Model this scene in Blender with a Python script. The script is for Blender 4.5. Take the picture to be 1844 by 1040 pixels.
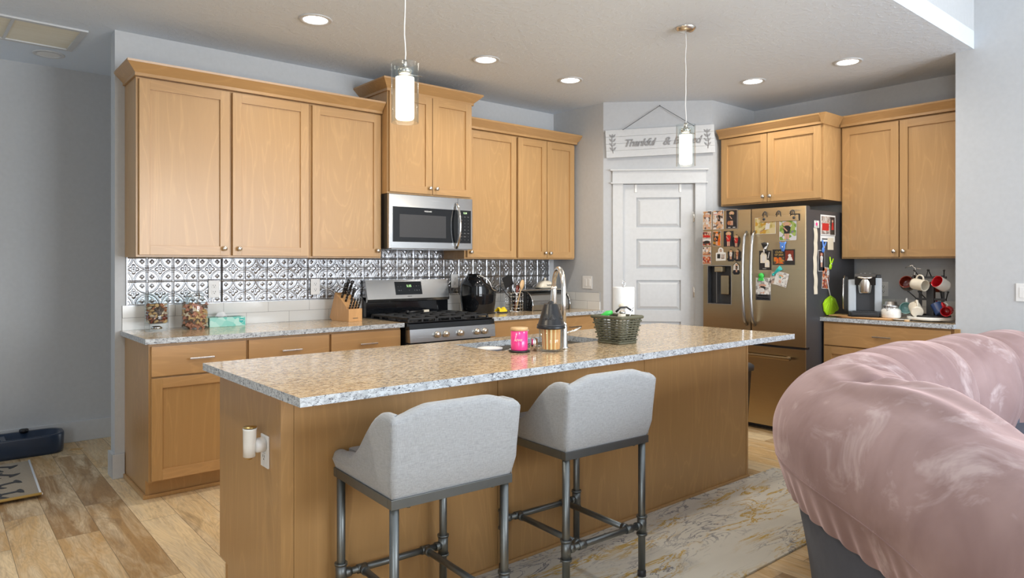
import bpy, bmesh, math, random
from mathutils import Vector, Matrix, noise
for o in list(bpy.data.objects): bpy.data.objects.remove(o, do_unlink=True)
SC = bpy.context.scene
COL = SC.collection
R = math.radians
PI = math.pi
random.seed(7)

# ---------------------------------------------------------------- camera
cam_data = bpy.data.cameras.new('camera')
cam_data.sensor_width = 36.0
cam_data.lens = 1243.07 / 1844 * 36.0
cam_data.shift_y = -(520 - 475.4) / 1844
cam_data.clip_start = 0.05
cam = bpy.data.objects.new('camera', cam_data)
cam.location = (0, 0, 1.3279)
cam.rotation_euler = (R(90), 0, R(49.837 - 90))
COL.objects.link(cam)
SC.camera = cam

# ---------------------------------------------------------------- world, exposure, window light
W = bpy.data.worlds.new('daylight'); SC.world = W; W.use_nodes = True
wn = W.node_tree.nodes; wn.clear()
wo = wn.new('ShaderNodeOutputWorld'); wb = wn.new('ShaderNodeBackground')
wb.inputs[0].default_value = (0.90, 0.95, 1.0, 1); wb.inputs[1].default_value = 2.2
W.node_tree.links.new(wb.outputs[0], wo.inputs[0])
SC.view_settings.view_transform = 'Standard'
SC.view_settings.look = 'None'
SC.view_settings.gamma = 1.0
SC.view_settings.use_curve_mapping = False
SC.view_settings.exposure = 0.0
SC.cycles.max_bounces = 8
SC.cycles.transparent_max_bounces = 16
SC.cycles.caustics_reflective = False
SC.cycles.caustics_refractive = False
SC.cycles.sample_clamp_indirect = 4.0

def area_light(name, loc, rot, sx, sy, power, color):
    l = bpy.data.lights.new(name, 'AREA'); l.shape = 'RECTANGLE'; l.size = sx; l.size_y = sy
    l.energy = power; l.color = color
    o = bpy.data.objects.new(name, l); o.location = loc; o.rotation_euler = rot
    COL.objects.link(o); return o
# daylight entering by the living-room windows behind the camera (rear wall y=-3.4) and the hall door
area_light('window_daylight', (2.5, -3.36, 1.5), (R(86), 0, 0), 1.5, 2.0, 170, (0.88, 0.94, 1.0))
area_light('window_daylight', (4.4, -3.36, 1.5), (R(86), 0, 0), 1.5, 2.0, 130, (0.88, 0.94, 1.0))
area_light('window_daylight', (-2.15, -1.4, 1.6), (R(88), 0, R(-90)), 1.8, 2.0, 60, (0.89, 0.945, 1.0))
area_light('hall_daylight', (-1.9, 5.45, 1.2), (R(90), 0, R(-90)), 0.7, 1.6, 8, (0.5, 0.74, 1.0))

# ---------------------------------------------------------------- materials
class NT:
    def __init__(s, name):
        s.m = bpy.data.materials.new(name); s.m.use_nodes = True
        s.t = s.m.node_tree; s.n = s.t.nodes; s.n.clear()
        s.out = s.n.new('ShaderNodeOutputMaterial'); s.b = s.n.new('ShaderNodeBsdfPrincipled')
        s.t.links.new(s.b.outputs[0], s.out.inputs[0])
    def L(s, a, b): s.t.links.new(a, b)
    def node(s, typ, ins=None, **kw):
        nd = s.n.new('ShaderNode' + typ)
        for k, v in kw.items(): setattr(nd, k, v)
        for k, v in (ins or {}).items():
            if hasattr(v, 'is_linked') or isinstance(v, bpy.types.NodeSocket): s.L(v, nd.inputs[k])
            else: nd.inputs[k].default_value = v
        return nd
    def obj(s, scale=(1, 1, 1), rnd=True, rot=(0, 0, 0)):
        tc = s.node('TexCoord'); v = tc.outputs['Object']
        if rnd:
            oi = s.node('ObjectInfo')
            mu = s.node('Math', {0: oi.outputs['Random'], 1: 13.7}, operation='MULTIPLY')
            ad = s.node('VectorMath', {0: v, 1: mu.outputs[0]}, operation='ADD'); v = ad.outputs[0]
        mp = s.node('Mapping', {'Vector': v, 'Scale': scale, 'Rotation': rot}); return mp.outputs[0]
    def noise(s, v, scale, detail=3, rough=.5, dist=0):
        return s.node('TexNoise', {'Vector': v, 'Scale': scale, 'Detail': detail, 'Roughness': rough, 'Distortion': dist}).outputs['Fac']
    def ramp(s, f, stops, interp='LINEAR'):
        r = s.node('ValToRGB', {0: f}); cr = r.color_ramp; cr.interpolation = interp
        while len(cr.elements) > 2: cr.elements.remove(cr.elements[-1])
        for i, (p, c) in enumerate(stops):
            e = cr.elements[i] if i < 2 else cr.elements.new(p)
            e.position = p; e.color = (*c, 1) if len(c) == 3 else c
        return r.outputs[0]
    def mix(s, f, a, b, mode='MIX'):
        m = s.node('Mix', data_type='RGBA', blend_type=mode)
        for i, v in ((0, f), (6, a), (7, b)):
            if isinstance(v, bpy.types.NodeSocket): s.L(v, m.inputs[i])
            else: m.inputs[i].default_value = v if i == 0 else ((*v, 1) if len(v) == 3 else v)
        return m.outputs[2]
    def math(s, op, a, b=None, c=None):
        m = s.node('Math', operation=op)
        for i, v in enumerate((a, b, c)):
            if v is None: continue
            if isinstance(v, bpy.types.NodeSocket): s.L(v, m.inputs[i])
            else: m.inputs[i].default_value = v
        return m.outputs[0]
    def set(s, **kw):
        for k, v in kw.items():
            i = s.b.inputs[k.replace('_', ' ')]
            if isinstance(v, bpy.types.NodeSocket): s.L(v, i)
            else: i.default_value = (*v, 1) if isinstance(v, tuple) and len(v) == 3 else v
        return s
    def bump(s, h, strength=.2, dist=.002):
        b = s.node('Bump', {'Height': h, 'Strength': strength, 'Distance': dist}); s.L(b.outputs[0], s.b.inputs['Normal'])

def flat(name, col, rough=.5, metal=0, **kw):
    t = NT(name); v = t.obj()
    f = t.noise(v, 35, 2)
    c = t.mix(f, tuple(x * .94 for x in col), tuple(min(1, x * 1.05) for x in col))
    t.set(Base_Color=c, Roughness=rough, Metallic=metal, **kw); return t.m

def wood(name, c0, c1, scale=(5, 5, .7), rough=.34):
    t = NT(name); v = t.obj(scale)
    big = t.noise(v, .75, 3, .5, 1.5)
    w = t.math('FRACT', t.math('MULTIPLY', big, 9.0))
    w = t.math('ABSOLUTE', t.math('SUBTRACT', w, .5))
    fine = t.noise(t.obj(tuple(x * 14 for x in scale[:2]) + (scale[2] * 5,) if scale[2] < 2 else tuple(x * 14 if x > 2 else x * 5 for x in scale)), 2.2, 4, .6)
    a = t.mix(t.noise(v, .8, 2), c0, c1)
    a = t.mix(t.ramp(w, [(.0, (.22, .22, .22)), (.12, (0, 0, 0))]), a, tuple(min(1, x * 1.35) for x in c1)); a = t.mix(t.math('MULTIPLY', w, .28), a, tuple(x * .80 for x in c0))
    a = t.mix(t.math('MULTIPLY', fine, .30), a, tuple(x * .70 for x in c0))
    t.set(Base_Color=a, Roughness=rough, Coat_Weight=.15, Coat_Roughness=.25)
    return t.m

M = {}
M['wood'] = wood('maple_vertical_grain', (.47, .275, .112), (.55, .335, .15))
M['woodh'] = wood('maple_horizontal_grain', (.455, .262, .105), (.53, .318, .14), (.7, 5, 5))
M['woodd'] = wood('maple_vertical_lower_light', (.44, .250, .095), (.52, .305, .125))  # same maple; weaker light on the base units put into its tone
M['wooddh'] = wood('maple_horizontal_lower_light', (.46, .255, .10), (.55, .32, .135), (.7, 5, 5))  # same maple too, tone shifted for the light low down
M['block'] = wood('beech', (.62, .34, .14), (.72, .42, .19))
M['spoon'] = wood('spoon_wood', (.66, .42, .20), (.74, .50, .27))
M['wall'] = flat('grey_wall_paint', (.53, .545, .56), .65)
M['wallw'] = flat('grey_wall_paint_toned_down', (.47, .485, .505), .65)  # same grey paint, darkened here to offset strong light on this wall
M['trim'] = flat('white_trim_paint', (.57, .585, .60), .35)
M['white'] = flat('white_plastic', (.80, .80, .79), .35)
M['ceramic'] = flat('glazed_white', (.82, .81, .77), .12)
M['cream'] = flat('cream_glaze', (.78, .72, .60), .15)
M['black'] = flat('black_plastic', (.012, .012, .013), .35)
M['gloss'] = flat('black_gloss', (.008, .009, .011), .06)
M['iron'] = flat('cast_iron', (.02, .02, .021), .55)
M['dark'] = flat('dark_grey', (.035, .036, .04), .45)
M['fridgeside'] = flat('charcoal_enamel', (.055, .055, .06), .42)
M['chrome'] = flat('chrome', (.80, .80, .80), .10, 1)
M['nickel'] = flat('satin_nickel', (.72, .69, .64), .26, 1)
M['pipe'] = flat('galvanised_pipe', (.20, .215, .215), .42, .9)
M['green'] = flat('lime_plastic', (.42, .72, .02), .4)
M['kgreen'] = flat('green_plastic', (.05, .55, .08), .4)
M['teal'] = flat('teal_plastic', (.02, .42, .40), .35)
M['blue'] = flat('blue_plastic', (.10, .26, .72), .35)
M['yellow'] = flat('yellow_cloth', (.85, .62, .02), .8)
M['red'] = flat('red_glaze', (.50, .012, .018), .15)
M['redd'] = flat('brick_red_glaze', (.20, .03, .015), .2)
M['mugdark'] = flat('dark_speckled_glaze', (.06, .045, .04), .2)
M['mint'] = flat('mint_glaze', (.30, .52, .50), .2)
M['navy'] = flat('navy_glaze', (.04, .08, .22), .2)
M['pinkg'] = flat('pink_candle_glass', (.90, .05, .28), .25, 0, Coat_Weight=.4)
M['paper'] = flat('paper', (.78, .77, .74), .8)
M['paperd'] = flat('off_white_paper', (.72, .64, .50), .8)
M['tissue'] = flat('paper_towel', (.86, .87, .88), .9)
M['cardd'] = flat('black_card', (.02, .018, .018), .5)
M['gold'] = flat('gold_print', (.45, .30, .09), .5)
M['brass'] = flat('brass', (.62, .45, .18), .3, 1)
M['tan'] = flat('tan_biscuit', (.62, .40, .18), .8)
M['tanp'] = flat('pinkish_biscuit', (.52, .22, .14), .8)
M['tandk'] = flat('dark_biscuit', (.13, .09, .07), .8)
M['bone'] = flat('pale_biscuit', (.70, .58, .42), .8)
M['rust'] = flat('rust_biscuit', (.42, .16, .07), .8)
M['script'] = flat('silver_script', (.27, .27, .28), .4)
M['shademetal'] = flat('blackened_metal', (.022, .024, .028), .33, .3)
M['rubber'] = flat('rubber', (.02, .02, .02), .8)
M['wire'] = flat('grey_wire', (.05, .05, .05), .4)
M['duskblue'] = flat('dusk_blue_plastic', (.020, .036, .07), .28)

def stainless(name, col, rough=.24, an=.6, horiz=False):
    t = NT(name)
    v = t.obj((3, 3, 260))
    f = t.noise(v, 1, 2)
    t.set(Base_Color=t.mix(f, tuple(x * .93 for x in col), col), Metallic=1.0, Roughness=t.math('MULTIPLY_ADD', f, .10, rough - .04))
    t.b.inputs['Anisotropic'].default_value = an
    tg = t.node('Tangent', direction_type='RADIAL', axis='Z'); t.L(tg.outputs[0], t.b.inputs['Tangent'])
    t.bump(f, .02, .001)
    return t.m
M['steel'] = stainless('brushed_stainless', (.44, .45, .46), .24, .5, True)
M['fsteel'] = stainless('bronze_tinted_stainless', (.42, .32, .19), .30, .95, False)
M['coffee'] = flat('silver_grey_plastic', (.46, .50, .54), .35)
M['hsteel'] = stainless('handle_stainless', (.46, .46, .46), .30, .4, False)

def glass(name, col=(1, 1, 1), rough=0.0, tint=.0):
    # thin clear glass
    t = NT(name)
    fr = t.node('LayerWeight', {'Blend': .5}); gl = t.node('BsdfGlossy', {'Roughness': .02}); tr = t.node('BsdfTransparent', {'Color': (*col, 1)})
    mf = t.math('MULTIPLY_ADD', t.math('POWER', fr.outputs['Facing'], 5.0), .75, tint)
    mx = t.node('MixShader', {0: mf, 1: tr.outputs[0], 2: gl.outputs[0]}); t.L(mx.outputs[0], t.out.inputs[0]); return t.m
M['glass'] = glass('clear_glass', (.95, .97, .97), tint=.04)

def emit(name, col, s):
    t = NT(name); t.set(Base_Color=(.8, .8, .8), Emission_Color=col, Emission_Strength=s, Roughness=.4); return t.m
M['lampon'] = emit('lamp_lens', (1, .96, .90), 14)
M['shade'] = emit('lit_opal_glass', (1, .90, .74), 2.3)
M['digit'] = emit('green_digits', (.35, .9, .1), 1.2)
M['led'] = flat('panel_marks', (.35, .35, .35), .5)

def granite():
    t = NT('speckled_granite')
    v = t.obj((1.0, 2.1, 2.0), False, rot=(0, 0, R(-14)))
    n1 = t.noise(v, 30, 5, .7, .5); n2 = t.noise(v, 120, 3, .6); n3 = t.noise(v, 9, 3, .6); n4 = t.noise(v, 62, 4, .65, .6)
    base = t.mix(t.ramp(n3, [(.38, (0, 0, 0)), (.62, (1, 1, 1))]), (.62, .46, .26), (.70, .56, .37))
    c = t.mix(t.ramp(n1, [(.48, (0, 0, 0)), (.58, (1, 1, 1))]), base, (.38, .25, .13))
    c = t.mix(t.ramp(n2, [(.54, (0, 0, 0)), (.66, (.7, .7, .7))]), c, (.76, .70, .60))
    c = t.mix(t.ramp(n4, [(.54, (0, 0, 0)), (.62, (.95, .95, .95))]), c, (.10, .07, .05))
    t.set(Base_Color=c, Roughness=.13, Specular_IOR_Level=.42)
    return t.m
M['granite'] = granite()
def granite_edge():
    t = NT('granite_edge_cool_lit')  # same stone as the top; cool window light painted into the edge colour
    v = t.obj((1.0, 1.6, 1.6), False)
    n1 = t.noise(v, 75, 5, .72, 1.0); n2 = t.noise(v, 30, 3, .6, .8)
    c = t.mix(t.ramp(n2, [(.40, (0, 0, 0)), (.60, (1, 1, 1))]), (.62, .66, .69), (.44, .465, .49))
    c = t.mix(t.ramp(n1, [(.53, (0, 0, 0)), (.60, (.95, .95, .95))]), c, (.085, .09, .11))
    t.set(Base_Color=c, Roughness=.15); return t.m
M['granedge'] = granite_edge()

def floor_mat():
    t = NT('weathered_oak_planks')
    tc = t.node('TexCoord'); mp = t.node('Mapping', {'Vector': tc.outputs['Object'], 'Rotation': (0, 0, R(90)), 'Location': (0.3, .07, 0)})
    br = t.node('TexBrick', {'Vector': mp.outputs[0], 'Color1': (0, 0, 0, 1), 'Color2': (1, 1, 1, 1), 'Mortar': (.5, .5, .5, 1), 'Scale': 1.0, 'Mortar Size': .0012, 'Mortar Smooth': .1, 'Bias': 0.0, 'Brick Width': 1.22, 'Row Height': .18}, offset=.37, offset_frequency=2)
    rnd = br.outputs['Color']
    off = t.node('VectorMath', {0: tc.outputs['Object'], 1: t.node('VectorMath', {0: rnd, 1: (37, 11, 5)}, operation='MULTIPLY').outputs[0]}, operation='ADD').outputs[0]
    v1 = t.node('Mapping', {'Vector': off, 'Scale': (9, 1.3, 1)}).outputs[0]
    v2 = t.node('Mapping', {'Vector': off, 'Scale': (34, 3.0, 1)}).outputs[0]
    v3 = t.node('Mapping', {'Vector': off, 'Scale': (4.2, 1.4, 1)}).outputs[0]
    rv = t.node('SeparateColor', {0: rnd}).outputs[0]
    c = t.ramp(rv, [(0.0, (.34, .20, .085)), (.3, (.60, .38, .165)), (.6, (.76, .52, .25)), (1.0, (.88, .69, .42))])
    g = t.noise(v1, 1.0, 4, .65, 1.5)
    c = t.mix(t.ramp(g, [(.42, (0, 0, 0)), (.66, (.8, .8, .8))]), c, (.82, .67, .45))
    d = t.noise(v3, 1.0, 4, .6, .8)
    c = t.mix(t.ramp(d, [(.57, (0, 0, 0)), (.70, (.85, .85, .85))]), c, (.18, .115, .065))
    rr = t.math('ABSOLUTE', t.math('SUBTRACT', t.math('FRACT', t.math('MULTIPLY', t.noise(v1, .8, 3, .5, 2.0), 14.0)), .5))
    c = t.mix(t.math('MULTIPLY', rr, .5), c, (.24, .145, .07))
    f = t.noise(v2, 1.6, 4, .7)
    c = t.mix(t.ramp(f, [(.5, (0, 0, 0)), (.8, (.55, .55, .55))]), c, (.22, .135, .07))
    c = t.mix(t.math('MULTIPLY', br.outputs['Fac'], .75), c, (.06, .04, .025))
    t.set(Base_Color=c, Roughness=t.math('MULTIPLY_ADD', f, .2, .32))
    t.bump(t.math('SUBTRACT', f, br.outputs['Fac']), .25, .0015)
    return t.m
M['floor'] = floor_mat()

def plaster():
    t = NT('knockdown_ceiling'); v = t.obj((1, 1, 1), False)
    n = t.ramp(t.noise(v, 26, 3, .55), [(.50, (0, 0, 0)), (.58, (1, 1, 1))])
    t.set(Base_Color=(.68, .75, .84), Roughness=.8); t.bump(n, .35, .003); return t.m
M['ceil'] = plaster()

def tin():
    t = NT('pressed_tin'); v = t.obj((1, 1, 1), False)
    n = t.noise(v, 9, 3)
    t.set(Base_Color=t.mix(n, (.30, .31, .33), (.42, .43, .45)), Metallic=1.0, Roughness=t.math('MULTIPLY_ADD', n, .15, .24)); return t.m
M['tin'] = tin()

def tiles(name, axis):
    t = NT(name); v = t.obj((1, 1, 1), False, rot=(R(90), 0, 0) if axis == 'x' else (R(90), 0, R(90)))
    tc = t.node('TexCoord'); sp = t.node('SeparateXYZ', {0: tc.outputs['Object']})
    cb = t.node('CombineXYZ', {0: sp.outputs[0 if axis == 'x' else 1], 1: sp.outputs[2]})
    br = t.node('TexBrick', {'Vector': cb.outputs[0], 'Color1': (.78, .78, .76, 1), 'Color2': (.72, .73, .72, 1), 'Mortar': (.36, .36, .36, 1), 'Scale': 1, 'Mortar Size': .0014, 'Mortar Smooth': .1, 'Bias': 0, 'Brick Width': .305, 'Row Height': .0775}, offset=.5)
    t.set(Base_Color=br.outputs['Color'], Roughness=.09)
    t.bump(t.math('MULTIPLY_ADD', br.outputs['Fac'], -1.0, t.math('MULTIPLY', t.noise(v, 10, 2), .6)), .25, .003); return t.m
M['tilex'] = tiles('glossy_subway_tile', 'x'); M['tiley'] = tiles('glossy_subway_tile_side', 'y')

def linen():
    t = NT('oatmeal_linen')
    a = t.noise(t.obj((520, 520, 55)), 1, 2); b = t.noise(t.obj((50, 50, 620)), 1, 2)
    f = t.math('ADD', a, b)
    c = t.mix(t.ramp(t.math('MULTIPLY', f, .5), [(.36, (0, 0, 0)), (.62, (1, 1, 1))]), (.30, .31, .32), (.41, .425, .44))
    t.set(Base_Color=c, Roughness=.9, Sheen_Weight=.25); t.bump(f, .25, .001); return t.m
M['linen'] = linen()

def velvet():
    t = NT('dusty_pink_plush'); v = t.obj((1, 1, 1), False)
    n = t.noise(v, 2.6, 4, .55, .5); n2 = t.noise(t.obj((6, 1.2, 6), False), 5, 4, .6, .6)
    c = t.mix(t.ramp(n, [(.40, (0, 0, 0)), (.72, (1, 1, 1))]), (.25, .158, .153), (.38, .262, .255))
    c = t.mix(t.ramp(t.noise(v, 4.2, 5, .62, .8), [(.56, (0, 0, 0)), (.68, (.6, .6, .6))]), c, (.58, .47, .47))
    t.set(Base_Color=c, Roughness=.75, Sheen_Weight=.55, Sheen_Roughness=.35, Sheen_Tint=(.95, .72, .72, 1))
    t.bump(t.noise(v, 8, 3, .5, .3), .3, .008); return t.m
M['velvet'] = velvet()
def greycloth():
    t = NT('slate_upholstery'); v = t.obj((90, 90, 30), False); n = t.noise(v, 2, 3); n2 = t.noise(t.obj((1, 1, 1), False), 8, 4, .6)
    t.set(Base_Color=t.mix(n2, (.055, .065, .095), (.10, .115, .155)), Roughness=.85, Sheen_Weight=.05); t.bump(n, .2, .002); return t.m
M['slate'] = greycloth()

def rugmat():
    t = NT('marbled_rug')
    tc = t.node('TexCoord'); o = tc.outputs['Object']
    v = t.node('Mapping', {'Vector': o, 'Rotation': (0, 0, R(-52)), 'Scale': (.9, 3.4, 1)}).outputs[0]
    v2 = t.node('Mapping', {'Vector': o, 'Rotation': (0, 0, R(-44)), 'Scale': (.8, 3.0, 1), 'Location': (3, 7, 0)}).outputs[0]
    a = t.math('ABSOLUTE', t.math('SUBTRACT', t.noise(v, 3.2, 6, .62, 1.6), .5))
    b = t.math('ABSOLUTE', t.math('SUBTRACT', t.noise(v2, 3.0, 6, .62, 1.6), .5))
    ma = t.ramp(t.noise(v2, 1.3, 2), [(.42, (0, 0, 0)), (.55, (1, 1, 1))]); mb = t.ramp(t.noise(v, 1.7, 2), [(.45, (0, 0, 0)), (.56, (1, 1, 1))])
    base = t.mix(t.noise(v, 2, 3), (.56, .52, .44), (.70, .66, .57))
    c = t.mix(t.math('MULTIPLY', t.ramp(a, [(.006, (1, 1, 1)), (.022, (0, 0, 0))]), ma), base, (.20, .19, .20))
    c = t.mix(t.math('MULTIPLY', t.ramp(b, [(.008, (1, 1, 1)), (.036, (0, 0, 0))]), mb), c, (.52, .33, .06))
    t.set(Base_Color=c, Roughness=.9); t.bump(t.noise(o, 300, 2), .3, .002); return t.m
M['rug'] = rugmat()
def petrug():
    t = NT('pet_mat_weave'); v = t.obj((1, 1, 1), False)
    t.set(Base_Color=t.mix(t.noise(v, 160, 2), (.30, .25, .19), (.42, .36, .28)), Roughness=.95); return t.m
M['petrug'] = petrug()
def wicker():
    t = NT('olive_wicker'); v = t.obj((1, 1, 1), True)
    t.set(Base_Color=t.mix(t.noise(v, 180, 3), (.055, .055, .032), (.16, .155, .10)), Roughness=.6); t.bump(t.noise(v, 400, 2), .5, .001); return t.m
M['wicker'] = wicker()
def tissuebox():
    t = NT('teal_watercolour_card'); v = t.obj((1, 1, 1), False)
    n = t.node('TexVoronoi', {'Vector': v, 'Scale': 28.0}).outputs['Color']; n = t.node('SeparateColor', {0: n}).outputs[0]
    t.set(Base_Color=t.mix(n, (.10, .52, .45), (.50, .76, .70)), Roughness=.5); return t.m
M['tbox'] = tissuebox()
def ribbed():
    t = NT('orange_ribbed_glass'); tc = t.node('TexCoord'); sp = t.node('SeparateXYZ', {0: tc.outputs['Object']})
    ang = t.math('ARCTAN2', sp.outputs[1], sp.outputs[0]); s = t.math('SINE', t.math('MULTIPLY', ang, 13.0))
    c = t.mix(t.ramp(s, [(.2, (0, 0, 0)), (.8, (1, 1, 1))]), (.80, .38, .12), (.90, .74, .38))
    t.set(Base_Color=c, Roughness=.45); return t.m
M['ribbed'] = ribbed()
def filt():
    t = NT('dusty_filter'); v = t.obj((2.0, 22, 1), False); n = t.noise(v, 2.2, 4, .65)
    g = t.noise(t.obj((1.5, 3, 1), False), 1.6, 3)
    t.set(Base_Color=t.mix(n, t.mix(g, (.80, .76, .64), (.60, .50, .32)), (.86, .84, .74)), Roughness=.9); return t.m
M['filter'] = filt()
def photo_mat(name, cols, sc=9):
    t = NT(name); v = t.obj((1, 1, 1)); n = t.node('TexVoronoi', {'Vector': v, 'Scale': sc * 6.0}, feature='F1'); n.inputs['Randomness'].default_value = 1
    f = t.node('SeparateColor', {0: n.outputs['Color']}).outputs[0]
    k = len(cols); t.set(Base_Color=t.ramp(f, [(i / k, c) for i, c in enumerate(cols)], 'CONSTANT'), Roughness=.25); return t.m
M['ph_team'] = photo_mat('team_photo_print', [(.35, .05, .03), (.60, .40, .30), (.10, .05, .05), (.55, .15, .05)], 12)
M['ph_gym'] = photo_mat('gym_photo_print', [(.55, .30, .15), (.65, .62, .60), (.12, .10, .10), (.62, .42, .28)], 9)
M['ph_dark'] = photo_mat('dark_studio_print', [(.020, .02, .025), (.03, .03, .035), (.024, .022, .03)], 4)
M['ph_orange'] = photo_mat('orange_court_print', [(.65, .12, .02), (.10, .07, .04), (.45, .20, .03), (.7, .16, .02)], 9)
M['ph_autumn'] = photo_mat('autumn_field_print', [(.52, .30, .05), (.60, .50, .22), (.45, .36, .12), (.62, .52, .30)], 7)
M['ph_park'] = photo_mat('park_print', [(.18, .32, .06), (.62, .62, .66), (.22, .20, .26), (.35, .45, .12)], 7)
M['ph_grey'] = photo_mat('faded_print', [(.45, .40, .36), (.60, .55, .50), (.25, .20, .18), (.5, .36, .28)], 9)
M['ph_white'] = photo_mat('pale_print', [(.72, .72, .70), (.60, .58, .55), (.76, .75, .72), (.35, .33, .32)], 9)
M['skin'] = flat('printed_skin_tone', (.62, .36, .26), .4)
M['hairp'] = flat('printed_blonde', (.55, .36, .17), .4)
M['clothp'] = flat('printed_red', (.55, .02, .02), .4)
M['clothw'] = flat('printed_white', (.72, .70, .68), .4)
M['clothk'] = flat('printed_black', (.02, .02, .02), .4)

# ---------------------------------------------------------------- mesh helpers
class B:
    def __init__(s): s.bm = bmesh.new(); s.mi = 0
    def _faces(s, vs, fs, smooth=False):
        bv = [s.bm.verts.new(v) for v in vs]
        for f in fs:
            try:
                fc = s.bm.faces.new([bv[i] for i in f]); fc.material_index = s.mi; fc.smooth = smooth
            except ValueError: pass
        return bv
    def box(s, x0, x1, y0, y1, z0, z1, bev=0, mi=None):
        if mi is not None: s.mi = mi
        x0, x1 = sorted((x0, x1)); y0, y1 = sorted((y0, y1)); z0, z1 = sorted((z0, z1))
        if bev > 0:
            t = bmesh.new(); bmesh.ops.create_cube(t, size=1)
            for v in t.verts: v.co = Vector((x0 + (v.co.x + .5) * (x1 - x0), y0 + (v.co.y + .5) * (y1 - y0), z0 + (v.co.z + .5) * (z1 - z0)))
            bmesh.ops.bevel(t, geom=list(t.edges), offset=min(bev, (x1 - x0) * .45, (y1 - y0) * .45, (z1 - z0) * .45), segments=2, profile=.7, affect='EDGES')
            t.verts.index_update(); s._faces([v.co.copy() for v in t.verts], [[v.index for v in f.verts] for f in t.faces]); t.free(); return s
        s._faces([(x0, y0, z0), (x1, y0, z0), (x1, y1, z0), (x0, y1, z0), (x0, y0, z1), (x1, y0, z1), (x1, y1, z1), (x0, y1, z1)],
                 [(0, 3, 2, 1), (4, 5, 6, 7), (0, 1, 5, 4), (1, 2, 6, 5), (2, 3, 7, 6), (3, 0, 4, 7)]); return s
    def tube(s, pts, r, seg=8, closed=False, cap=True, flat=1.0):
        pts = [Vector(p) for p in pts]; n = len(pts)
        rr = r if isinstance(r, (list, tuple)) else [r] * n
        rings = []; up = None
        for i, p in enumerate(pts):
            a = pts[(i - 1) % n] if (closed or i > 0) else p; b = pts[(i + 1) % n] if (closed or i < n - 1) else p
            d = (b - a).normalized()
            if up is None: up = Vector((0, 0, 1)) if abs(d.z) < .9 else Vector((1, 0, 0))
            u = (up - d * up.dot(d)); u = u.normalized() if u.length > 1e-6 else d.orthogonal().normalized(); up = u; w = d.cross(u)
            rings.append([s.bm.verts.new(p + (u * math.cos(2 * PI * k / seg) + w * math.sin(2 * PI * k / seg) * flat) * rr[i]) for k in range(seg)])
        m = n if closed else n - 1
        for i in range(m):
            A, C = rings[i], rings[(i + 1) % n]
            for k in range(seg):
                f = s.bm.faces.new((A[k], A[(k + 1) % seg], C[(k + 1) % seg], C[k])); f.smooth = True; f.material_index = s.mi
        if cap and not closed:
            for rg, rev in ((rings[0], True), (rings[-1], False)):
                f = s.bm.faces.new(rg[::-1] if rev else rg); f.material_index = s.mi
        return s
    def lathe(s, prof, c=(0, 0, 0), seg=32, axis='z', close=False):
        # prof: (r, h)
        c = Vector(c); rings = []
        def P(r, h, a):
            x, y = r * math.cos(a), r * math.sin(a)
            return c + {'z': Vector((x, y, h)), 'y': Vector((x, -h, y)), 'x': Vector((h, x, y))}[axis]
        for r, h in prof:
            if r < 1e-6: rings.append([s.bm.verts.new(P(0, h, 0))])
            else: rings.append([s.bm.verts.new(P(r, h, 2 * PI * k / seg)) for k in range(seg)])
        pairs = list(zip(rings, rings[1:])) + ([(rings[-1], rings[0])] if close else [])
        for A, C in pairs:
            for k in range(seg):
                k2 = (k + 1) % seg
                if len(A) == 1 and len(C) == 1: continue
                if len(A) == 1: q = (A[0], C[k], C[k2])
                elif len(C) == 1: q = (A[k], A[k2], C[0])
                else: q = (A[k], A[k2], C[k2], C[k])
                try: f = s.bm.faces.new(q); f.smooth = True; f.material_index = s.mi
                except ValueError: pass
        return s
    def prism(s, poly, z0, z1, plane='xy', mi=None):
        if mi is not None: s.mi = mi
        def P(a, b, z): return {'xy': (a, b, z), 'xz': (a, z, b), 'yz': (z, a, b)}[plane]
        n = len(poly); vs = [P(a, b, z0) for a, b in poly] + [P(a, b, z1) for a, b in poly]
        s._faces(vs, [tuple(range(n))[::-1], tuple(range(n, 2 * n))] + [(i, (i + 1) % n, n + (i + 1) % n, n + i) for i in range(n)]); return s
    def loft(s, lo, hi):
        s._faces(list(lo) + list(hi), [(0, 3, 2, 1), (4, 5, 6, 7), (0, 1, 5, 4), (1, 2, 6, 5), (2, 3, 7, 6), (3, 0, 4, 7)]); return s
    def grid(s, fn, nu, nv, closed_u=False, smooth=True):
        g = [[s.bm.verts.new(fn(i / (nu if closed_u else nu - 1), j / (nv - 1))) for j in range(nv)] for i in range(nu)]
        for i in range(nu if closed_u else nu - 1):
            for j in range(nv - 1):
                i2 = (i + 1) % nu
                f = s.bm.faces.new((g[i][j], g[i2][j], g[i2][j + 1], g[i][j + 1])); f.smooth = smooth; f.material_index = s.mi
        return g
    def ball(s, c, r, seg=14, sc=(1, 1, 1)):
        c = Vector(c); n = seg // 2
        s2 = len(s.bm.verts)
        prof = [(math.sin(PI * i / n) * r, -math.cos(PI * i / n) * r) for i in range(n + 1)]
        prof[0] = (0, -r); prof[-1] = (0, r)
        before = set(s.bm.verts); s.lathe(prof, (0, 0, 0), seg)
        for v in s.bm.verts:
            if v not in before: v.co = Vector((v.co.x * sc[0], v.co.y * sc[1], v.co.z * sc[2])) + c
        return s
    def xf(s, mat): bmesh.ops.transform(s.bm, matrix=mat, verts=list(s.bm.verts)); return s

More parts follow.
